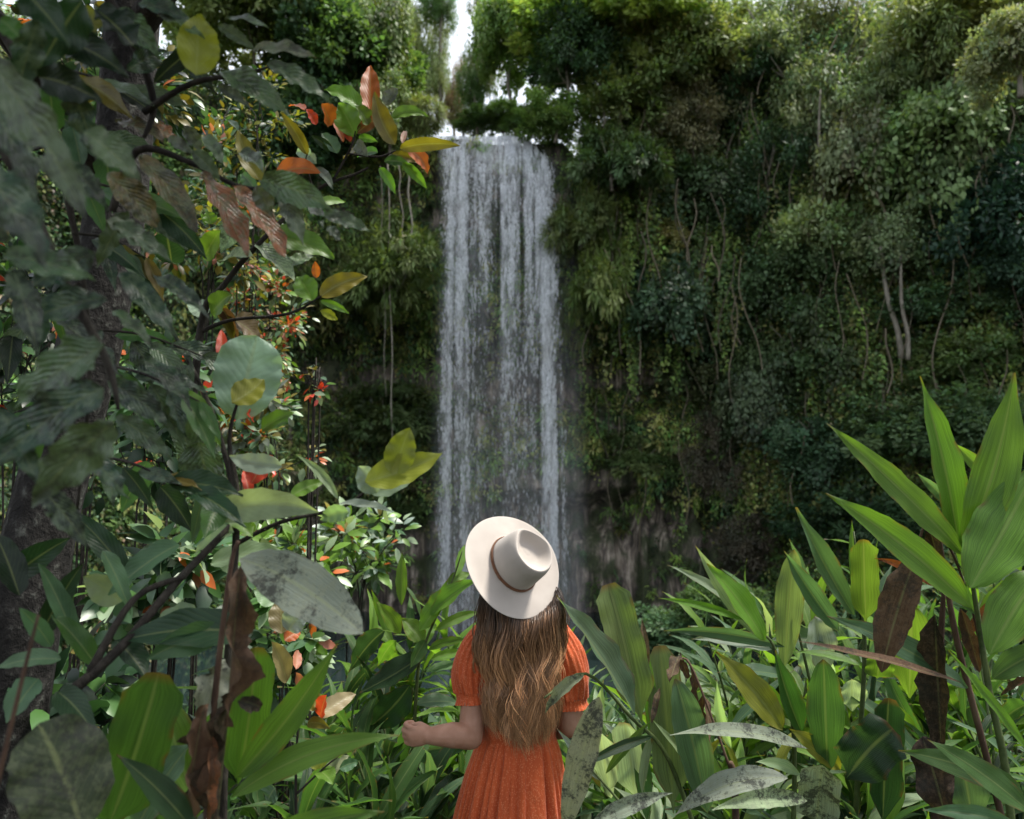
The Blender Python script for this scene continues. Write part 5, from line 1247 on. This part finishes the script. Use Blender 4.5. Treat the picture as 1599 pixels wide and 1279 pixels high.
# arms: the left reaches out to the side, the right is bent forward in front of her
el, wr = A(735, 1150, 2.47), A(674, 1149, 2.41)
geos += limb([LS_, A(741, 1080, 2.53), el], [.050, .047, .043]); geos += limb([el, A(706, 1148, 2.43), wr], [.043, .042, .029])
er, wr2 = A(893, 1132, 2.53), A(845, 1140, 2.78)
geos += limb([RS_, A(888, 1070, 2.55), er], [.050, .048, .042]); geos += limb([er, A(872, 1138, 2.66), wr2], [.042, .038, .027])
def hand(w_, u, v, n, curl):
    """w_ wrist, u towards the knuckles, v towards the thumb side, n towards the palm side"""
    g = []
    pc = w_ + u * .050
    g += limb([w_, w_ + u * .02], [.027, .026])
    g.append(ball(pc, (.050, .041, .024), (u, v, n)))
    for k, (ln, off) in enumerate(((.92, .030), (1.0, .010), (.95, -.010), (.78, -.029))):
        b = w_ + u * (.082 - .004 * abs(k - 1)) + v * off
        a1, a2, a3 = curl * .75, curl * 1.75, curl * 2.5
        seg = np.array((.042, .027, .021)) * ln
        p1 = b + (u * math.cos(a1) + n * math.sin(a1)) * seg[0] + v * off * .1
        p2 = p1 + (u * math.cos(a2) + n * math.sin(a2)) * seg[1]
        p3 = p2 + (u * math.cos(a3) + n * math.sin(a3)) * seg[2]
        g += limb([b - u * .02, b, p1, p2, p3], [.0105, .0105, .0095, .0088, .0075], 10)
    t0 = w_ + u * .022 + v * .026 + n * .006; t1 = t0 + u * .026 + v * .008 + n * .020; t2 = t1 + u * .024 - v * .012 + n * .014
    g += limb([t0, t1, t2, t2 + u * .012 - v * .010 + n * .008], [.014, .0115, .010, .008], 10)
    return g
uh = unit(wr - A(706, 1148, 2.43)); uh = unit(uh + .25 * UP * 0)
vh = unit(UP - uh * UP.dot(uh)); nh = unit(np.cross(uh, vh)); nh = nh if nh.dot(FWD) > 0 else -nh
geos += hand(wr, uh * .85, vh * .85, nh * .85, 1.2)
u2 = unit(np.array((-.5, .85, .1))); v2 = unit(np.array((0, 0, 1)) - u2 * u2[2]); n2 = unit(np.cross(v2, u2))
geos += hand(wr2, u2, v2, n2 if n2[0] < 0 else -n2, .5)
# neck and head, tipped back to look up at the fall
HN = camv(.45, .52, .70)                                             # hat axis
HF = camv(-.45, .80, -.305); HF = unit(HF - HN * HN.dot(HF)); HR = np.cross(HF, HN)
BR = A(801, 882, 2.50)                                               # centre of the brim
HC = BR - HN * .045 + HF * .005
geos += limb([A(816, 998, 2.58), A(813, 950, 2.575), HC - HN * .03], [.060, .052, .055])
ax = (HR, HF, HN)
geos.append(ball(HC, (.076, .096, .105), ax, 20, 14))
geos.append(ball(HC + HF * .040 - HN * .075, (.052, .048, .05), ax))   # jaw
geos.append(ball(HC + HF * .085 - HN * .105, (.018, .016, .014), ax))  # chin
geos += limb([HC + HF * .098 - HN * .01, HC + HF * .116 - HN * .042], [.007, .012], 8)   # nose
geos.append(ball(HC + HF * .096 - HN * .068, (.020, .008, .009), ax))  # lips
for s in (-1, 1):
    geos.append(ball(HC + HR * s * .078 - HN * .025 - HF * .005, (.010, .020, .030), ax))   # ears
    geos.append(ball(HC + HR * s * .030 + HF * .088 + HN * .002, (.020, .010, .007), ax))   # brow
    geos.append(ball(HC + HR * s * .031 + HF * .082 - HN * .016, (.013, .010, .008), ax))   # eyelids
V, F = merge(geos)
P0 = np.array((hipc[0], hipc[1], feet_z))
raw = link("person", new_mesh("body", np.array(V) - P0, F, skin_mat()))
raw.location = P0
rm = raw.modifiers.new("remesh", 'REMESH'); rm.mode = 'VOXEL'; rm.voxel_size = .0042; rm.use_smooth_shade = True
sm = raw.modifiers.new("smooth", 'SMOOTH'); sm.factor = .5; sm.iterations = 5
dg = bpy.context.evaluated_depsgraph_get()
me = bpy.data.meshes.new_from_object(raw.evaluated_get(dg))
raw.modifiers.clear(); raw.data = me; me.name = "body"
me.polygons.foreach_set("use_smooth", [True] * len(me.polygons))
person = tag(raw, "woman seen from behind in a rust-orange dress and wide cream hat facing the waterfall", "person")

# dress ------------------------------------------------------------
def cloth_mat():
    m, t, N, L, P, O = mat_base("rust_cloth")
    tc = nd(N, "TexCoord")
    v = nd(N, "TexVoronoi"); v.inputs["Scale"].default_value = 150; L.new(tc.outputs["Object"], v.inputs["Vector"])
    r = ramp(N, [(.22, 1.0), (.42, 0.0)]); L.new(v.outputs["Distance"], r.inputs[0])
    n = nd(N, "TexNoise"); n.inputs["Scale"].default_value = 7; L.new(tc.outputs["Object"], n.inputs["Vector"])
    c0 = ramp(N, [(.3, (.42, .070, .018)), (.7, (.52, .095, .025))]); L.new(n.outputs[0], c0.inputs[0])
    c = mixc(N, L, 'MIX', mth(N, L, 'MULTIPLY', r.outputs[0], .75), c0.outputs[0], (.60, .19, .09))
    L.new(c, P.inputs["Base Color"]); P.inputs["Roughness"].default_value = .75; P.inputs["Specular IOR Level"].default_value = .25
    P.inputs["Sheen Weight"].default_value = .15
    mp = nd(N, "Mapping"); mp.inputs["Scale"].default_value = (1, 1, .35); L.new(tc.outputs["Object"], mp.inputs[0])
    n2 = nd(N, "TexNoise"); n2.inputs["Scale"].default_value = 60; n2.inputs["Detail"].default_value = 6; L.new(mp.outputs[0], n2.inputs["Vector"])
    b = nd(N, "Bump"); b.inputs["Strength"].default_value = .7; b.inputs["Distance"].default_value = .008
    L.new(n2.outputs[0], b.inputs["Height"]); L.new(b.outputs[0], P.inputs["Normal"])
    return m
M['cloth'] = cloth_mat()
rings = [(958, 817, 26, .058, 0), (972, 816, 46, .078, 0), (986, 815, 62, .094, .0), (1005, 814, 70, .108, .006), (1045, 813, 71, .118, .010), (1085, 811, 67, .114, .012), (1118, 810, 61, .104, .018), (1136, 809, 58, .099, .022), (1146, 809, 57, .097, .010),
         (1152, 808, 60, .101, .050), (1170, 807, 66, .113, .085), (1205, 804, 75, .131, .105), (1250, 801, 84, .151, .115), (1300, 798, 92, .168, .12), (1380, 796, 104, .19, .065), (1500, 795, 122, .22, .075)]
rk = np.array([(A(cx, py, 2.575)[2], A(cx, py, 2.575)[0], hw / FPX * 2.575, b, am) for py, cx, hw, b, am in rings])
zs = np.concatenate((np.linspace(rk[0, 0], rk[8, 0], 60), np.linspace(rk[8, 0] - .004, rk[-1, 0], 90)))
na = 320
th = np.linspace(0, 2 * np.pi, na, endpoint=False)
rng = np.random.default_rng(3)
ph = rng.uniform(0, 6.28, 6)
VV = []
for z in zs:
    cx, a, b, am = (np.interp(z, rk[::-1, 0], rk[::-1, k]) for k in (1, 2, 3, 4))
    cy_ = (2.565 - (z - CAM_H) * math.sin(PITCH)) / math.cos(PITCH)
    wv = th + .10 * np.sin(3 * th + ph[0]) + .05 * np.sin(5 * th + ph[1] + z * 1.5)
    fold = (np.abs(np.sin(13 * wv + ph[2])) ** .7 - .6) * .6 + .35 * np.sin(31 * wv + ph[3] + 2 * z) + .4 * np.sin(7 * wv + ph[4] - 1.2 * z)
    skirt = z < rk[8, 0]
    if skirt: fold = .35 - 1.5 * (1 - np.abs(np.sin(8 * wv + ph[2]))) ** 3 - .8 * (1 - np.abs(np.sin(13 * wv + ph[4] + .5 * z))) ** 3 + .12 * np.sin(31 * wv + ph[3] + 3 * z)
    if not skirt: fold = .8 * np.sin(17 * wv + 9 * z + ph[5]) * np.sin(22 * z + 3 * th) + .7 * np.sin(9 * wv - 14 * z)
    r_ = 1 + am * fold
    e = 2 / 2.25
    c_, s_ = np.cos(th), np.sin(th)
    VV.append(np.stack((cx + a * r_ * np.sign(c_) * np.abs(c_) ** e, cy_ + b * r_ * np.sign(s_) * np.abs(s_) ** e, np.full(na, z)), -1))
VV = np.array(VV); nz = len(zs)
i = np.arange(nz * na).reshape(nz, na); j = np.roll(i, -1, 1)
F = np.stack((i[:-1], i[1:], j[1:], j[:-1]), -1).reshape(-1, 4)
dress = link("dress", new_mesh("dress", VV.reshape(-1, 3) - P0, F, M['cloth']), person)
def ruffled(name, pts, rad, amp, nfold, parent, seed):
    rng = np.random.default_rng(seed); p0 = rng.uniform(0, 6.28, 3)
    P = np.array(pts); k = np.linspace(0, len(P) - 1, 40)
    def cr(arr):
        arr = np.asarray(arr, float); out = []
        for q in k:
            a_ = min(int(q), len(arr) - 2); t = q - a_
            g0, g1, g2, g3 = arr[max(a_ - 1, 0)], arr[a_], arr[a_ + 1], arr[min(a_ + 2, len(arr) - 1)]
            out.append(.5 * (2 * g1 + (g2 - g0) * t + (2 * g0 - 5 * g1 + 4 * g2 - g3) * t * t + (3 * g1 - g0 - 3 * g2 + g3) * t ** 3))
        return np.array(out)
    Q, RR, AM = cr(P), cr(rad), cr(amp)
    T = np.gradient(Q, axis=0); ns = 96; th = np.linspace(0, 2 * np.pi, ns, endpoint=False)
    V = []
    n_ = unit(np.cross(T[0], (0, 1, .1)))
    for q, t, r, am in zip(Q, T, RR, AM):
        t = unit(t); n_ = unit(n_ - t * t.dot(n_)); b_ = np.cross(t, n_)
        kx = np.linalg.norm(q - Q[0])
        rr = r * (1 + am * (np.abs(np.sin(nfold * .5 * th + .4 * np.sin(3 * th + p0[0]) + 8 * kx)) - .5) + .5 * am * np.sin(5 * th + p0[1] + 30 * kx))
        V.append(q + rr[:, None] * (np.cos(th)[:, None] * n_ + np.sin(th)[:, None] * b_))
    V = np.array(V).reshape(-1, 3)
    i = np.arange(40 * ns).reshape(40, ns); j = np.roll(i, -1, 1)
    F = np.stack((i[:-1], j[:-1], j[1:], i[1:]), -1).reshape(-1, 4)
    return link(name, new_mesh(name, V - P0, F, M['cloth']), parent)
for side, (s0, s1, s2, s3, s4) in enumerate((((766, 984, 2.58), (745, 1018, 2.57), (739, 1052, 2.555), (740, 1080, 2.54), (741, 1098, 2.53)), ((866, 984, 2.58), (881, 1020, 2.57), (887, 1056, 2.56), (889, 1088, 2.55), (890, 1104, 2.545)))):
    ruffled("sleeve", [A(*s0), A(*s1), A(*s2), A(*s3)], [.050, .066, .073, .062], [.06, .10, .13, .20], 22, dress, 40 + side)
    ruffled("sleeve_cuff", [A(*s3), A((s3[0] + s4[0]) / 2, (s3[1] + s4[1]) / 2, (s3[2] + s4[2]) / 2), A(*s4)], [.061, .060, .064], [.12, .06, .13], 30, dress, 50 + side)
WY = (2.565 - (rk[8, 0] - CAM_H) * math.sin(PITCH)) / math.cos(PITCH)
wb = ruffled("waistband", [np.array((rk[8, 1], WY, rk[8, 0] + dz)) for dz in (.022, .008, -.006)], [.1, .1, .1], [.02, .02, .02], 30, dress, 60)
co = np.empty(len(wb.data.vertices) * 3); wb.data.vertices.foreach_get("co", co); co = co.reshape(-1, 3)
co[:, 0] = (co[:, 0] + P0[0] - rk[8, 1]) * (rk[8, 2] / .1 * 1.02) + rk[8, 1] - P0[0]; co[:, 1] = (co[:, 1] + P0[1] - WY) * 1.005 + WY - P0[1]
wb.data.vertices.foreach_set("co", co.ravel()); wb.data.update()

# hair -------------------------------------------------------------
m, t, N, L, P, O = mat_base("hair")
a_ = nd(N, "Attribute", attribute_name="tint"); L.new(a_.outputs["Color"], P.inputs["Base Color"]); P.inputs["Roughness"].default_value = .38; P.inputs["Specular IOR Level"].default_value = .55
M['hair'] = m
pyk = np.array([905, 925, 960, 1000, 1050, 1100, 1135, 1160]); hwk = np.array([38, 52, 62, 59, 53, 50, 43, 33]) * 1.0
cxk = np.array([812, 814, 814, 812, 812, 813, 816, 818]); dbk = np.array([2.47, 2.445, 2.425, 2.425, 2.425, 2.425, 2.43, 2.43])
rng = np.random.default_rng(9)
Vs, Fs, Ts, nb = [], [], [], 0
NS = 30
def brim_limit(px, py):
    r = FWD + X3 * ((px - 799.5) / FPX) + UP * ((639.5 - py) / FPX)
    d = ((BR - HN * .016 - CAMP).dot(HN)) / r.dot(HN)
    if np.linalg.norm(CAMP + d * r - BR) > .195: return None
    return d
def strand(phi, lay, end, wav, r0, tone, off):
    global nb
    s = np.linspace(0, 1, NS); py = 905 + (end - 905) * s
    hw, cx, db = np.interp(py, pyk, hwk), np.interp(py, pyk, cxk), np.interp(py, pyk, dbk)
    d = db + .10 * (1 - np.cos(phi)) * (hw / 72) + lay
    x = cx + hw * np.sin(phi) / math.sin(1.5)
    amp, fr, p1, p2 = wav
    x = x + (amp * np.sin(2 * np.pi * fr * s + p1) * smooth(.12, .6, s) + off[0] * (1 - .3 * s)) / 2.45 * FPX
    d = d + amp * .8 * np.sin(2 * np.pi * fr * s + p2) * smooth(.1, .5, s) + off[1]
    for it in range(4):                                               # stay under the brim
        for q_ in range(NS):
            dl = brim_limit(x[q_], py[q_])
            if dl is not None and d[q_] < dl: d[q_] = dl
        if it < 3: d[1:-1] = (d[:-2] + 2 * d[1:-1] + d[2:]) / 4
    P = np.array([at(a, b, c) for a, b, c in zip(x, py, d)])
    T = np.gradient(P, axis=0); T /= np.linalg.norm(T, axis=1, keepdims=True)
    n1 = np.cross(T, FWD[None]); n1 /= np.linalg.norm(n1, axis=1, keepdims=True); n2 = np.cross(T, n1)
    r = (r0 * (1 - .75 * smooth(.75, 1, s)))[:, None]
    V = np.stack((P + n1 * r, P + n2 * r, P - n1 * r, P - n2 * r), 1).reshape(-1, 3)
    i = np.arange(NS * 4).reshape(NS, 4); j = np.roll(i, -1, 1)
    F = np.stack((i[:-1], j[:-1], j[1:], i[1:]), -1).reshape(-1, 4)
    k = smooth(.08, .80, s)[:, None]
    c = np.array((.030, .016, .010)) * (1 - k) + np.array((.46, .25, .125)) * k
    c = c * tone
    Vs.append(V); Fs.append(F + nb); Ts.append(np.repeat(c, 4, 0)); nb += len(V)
for q in range(84):
    phi0 = rng.uniform(-1.5, 1.5)
    end0 = 1152 - 34 * abs(phi0 / 1.5) ** 1.6 + rng.normal(0, 10)
    wav0 = (rng.uniform(.012, .026), rng.uniform(1.8, 2.3), 1.4 * phi0 + rng.normal(0, .8), 1.4 * phi0 + rng.normal(0, .8)); tone0 = rng.choice([.5, .75, 1.05, 1.5, 2.0], p=[.2, .25, .27, .18, .10])
    lay0 = rng.uniform(-.018, .015)
    for k in range(42):
        u = rng.normal(0, 1, 2)
        strand(phi0 + rng.normal(0, .03), lay0, end0 + rng.normal(0, 9), (wav0[0] * rng.uniform(.8, 1.2), wav0[1] * rng.uniform(.97, 1.03), wav0[2] + rng.normal(0, .25), wav0[3] + rng.normal(0, .25)),
               rng.uniform(.0006, .0014), tone0 * rng.uniform(.75, 1.25), u * np.array((.0095, .005)))
for q in range(40):                                                   # loose flyaway hairs at the sides and ends
    strand(rng.choice([-1, 1]) * rng.uniform(1.3, 1.62), rng.uniform(-.02, .02), rng.uniform(1040, 1150), (rng.uniform(.012, .022), rng.uniform(1.2, 2.4), rng.uniform(0, 6.28), rng.uniform(0, 6.28)), .0007, rng.uniform(1, 1.8), (rng.normal(0, .012), 0))
# the mass of hair underneath
gy = np.linspace(895, 1128, 30); gp = np.linspace(-1.5, 1.5, 40)
PH, PY = np.meshgrid(gp, gy)
PY2 = 895 + (PY - 895) * (1 - .16 * np.abs(PH / 1.5) ** 1.6)
hw, cx, db = np.interp(PY2, pyk, hwk), np.interp(PY2, pyk, cxk), np.interp(PY2, pyk, dbk)
D_ = db + .014 + .10 * (1 - np.cos(PH)) * (hw / 72); X_ = cx + .96 * hw * np.sin(PH) / math.sin(1.5)
for q_ in np.ndindex(D_.shape):
    dl = brim_limit(X_[q_], PY2[q_])
    if dl is not None: D_[q_] = max(D_[q_], dl + .006)
V1 = np.array([at(a, b, c) for a, b, c in zip(X_.ravel(), PY2.ravel(), D_.ravel())])
V2 = np.array([at(a, b, c + .02) for a, b, c in zip(X_.ravel(), PY2.ravel(), D_.ravel())])
i = np.arange(PH.size).reshape(PH.shape)
Fq = np.stack((i[:-1, :-1], i[:-1, 1:], i[1:, 1:], i[1:, :-1]), -1).reshape(-1, 4)
for Vx, fl in ((V1, Fq), (V2, Fq[:, ::-1])):
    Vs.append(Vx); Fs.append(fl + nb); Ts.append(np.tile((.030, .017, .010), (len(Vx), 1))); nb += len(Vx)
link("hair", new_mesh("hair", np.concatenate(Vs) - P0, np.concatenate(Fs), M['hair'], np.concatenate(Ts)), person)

# hat --------------------------------------------------------------
def felt_mat():
    m, t, N, L, P, O = mat_base("cream_felt")
    tc = nd(N, "TexCoord"); n = nd(N, "TexNoise"); n.inputs["Scale"].default_value = 12; n.inputs["Detail"].default_value = 6; L.new(tc.outputs["Object"], n.inputs["Vector"])
    r = ramp(N, [(.3, (.385, .345, .31)), (.7, (.455, .41, .37))]); L.new(n.outputs[0], r.inputs[0]); L.new(r.outputs[0], P.inputs["Base Color"])
    P.inputs["Roughness"].default_value = .9; P.inputs["Specular IOR Level"].default_value = .15; P.inputs["Sheen Weight"].default_value = .1
    n2 = nd(N, "TexNoise"); n2.inputs["Scale"].default_value = 500; L.new(tc.outputs["Object"], n2.inputs["Vector"])
    b = nd(N, "Bump"); b.inputs["Strength"].default_value = .25; b.inputs["Distance"].default_value = .001; L.new(n2.outputs[0], b.inputs["Height"]); L.new(b.outputs[0], P.inputs["Normal"])
    return m
nA = 96
th = np.linspace(0, 2 * np.pi, nA, endpoint=False)
cs, sn = np.cos(th), np.sin(th)                                       # x: right, y: front
H_ = .148
def base_ring(k): return np.stack((.083 * k * cs, .100 * k * sn), -1)
def top_ring(rho):
    y = .086 * sn; x = .071 * cs * (1 - .34 * np.clip(sn, 0, 1) ** 1.3)
    return np.stack((x, y - .004), -1) * rho
ringsV = []
for rho in (.02, .15, .3, .45, .58, .70, .80, .88, .94):
    dent = .034 * (1 - smooth(.45, .93, rho)); rim = .004 * smooth(.7, .94, rho)
    xy = top_ring(rho); z = H_ - dent + rim - .012 * np.clip(sn, 0, 1) * rho - .006 * (1 - rho)
    ringsV.append(np.column_stack((xy, z)))
for k in np.linspace(0, 1, 14)[1:]:
    w_ = k ** .85
    xy = top_ring(.94 + .08 * math.sin(min(k * 4, 1) * 1.57)) * (1 - w_) + base_ring(1.0) * w_
    z = (H_ - .012 * np.clip(sn, 0, 1) + .004) * (1 - k) + .004 * k - .002 * math.sin(k * 3)
    ringsV.append(np.column_stack((xy, z)))
for k in np.linspace(0, 1, 14)[1:]:
    R_ = np.stack((.183 * cs, .190 * sn), -1); xy = base_ring(1.02) * (1 - k) + R_ * k
    z = .0 - .004 * k + .014 * k ** 3 * np.abs(cs) ** 2 - .006 * k * k * np.abs(sn)
    ringsV.append(np.column_stack((xy, z + 0 * sn)))
edge_top = ringsV[-1].copy()
o = edge_top.copy(); o[:, :2] *= 1.004; o[:, 2] -= .0016; ringsV.append(o)
for k in np.linspace(1, 0, 8):
    R_ = np.stack((.183 * cs, .190 * sn), -1); xy = base_ring(.985) * (1 - k) + R_ * k
    ringsV.append(np.column_stack((xy, -.0036 - .004 * k + .014 * k ** 3 * np.abs(cs) ** 2 - .006 * k * k * np.abs(sn))))
for k in (.5, 1.0):
    ringsV.append(np.column_stack((base_ring(.97 - .12 * k), np.full(nA, H_ * .75 * k))))
RV = np.array(ringsV); nr = len(RV)
rot = np.stack((HR, HF, HN))
Wd = RV.reshape(-1, 3) @ rot + BR
i = np.arange(nr * nA).reshape(nr, nA); j = np.roll(i, -1, 1)
F = [tuple(q) for q in np.stack((i[:-1], i[1:], j[1:], j[:-1]), -1).reshape(-1, 4)] + [tuple(i[0]), tuple(i[-1][::-1])]
hat = link("hat", new_mesh("hat", Wd - P0, F, felt_mat()), person)
sub = hat.modifiers.new("subdivision", 'SUBSURF'); sub.levels = sub.render_levels = 1
leather = noisy_mat("brown_leather", [(.12, .05, .025), (.22, .10, .05)], 60, .5)
g = []
for (z0, k0, r_) in ((.010, 1.025, .0036), (.017, 1.012, .0022)):
    pts = np.column_stack((base_ring(k0), np.full(nA, z0))) @ rot + BR
    V = []
    for a in range(nA):
        c_ = pts[a]; rad_ = unit(c_ - (BR + HN * z0))
        for q in range(8):
            e = 2 * math.pi * q / 8; V.append(c_ + rad_ * math.cos(e) * r_ * .6 + HN * math.sin(e) * r_ * 1.3)
    g.append((V, [(a * 8 + q, ((a + 1) % nA) * 8 + q, ((a + 1) % nA) * 8 + (q + 1) % 8, a * 8 + (q + 1) % 8) for a in range(nA) for q in range(8)]))
kn = (np.array((-.083 * 1.03 * math.cos(.2), -.100 * 1.03 * math.sin(.2), .012)) @ rot) + BR
g.append(ball(kn, (.004, .012, .006), rot))
V, F = merge(g)
link("hat_band", new_mesh("hat_band", np.array(V) - P0, F, leather), hat)
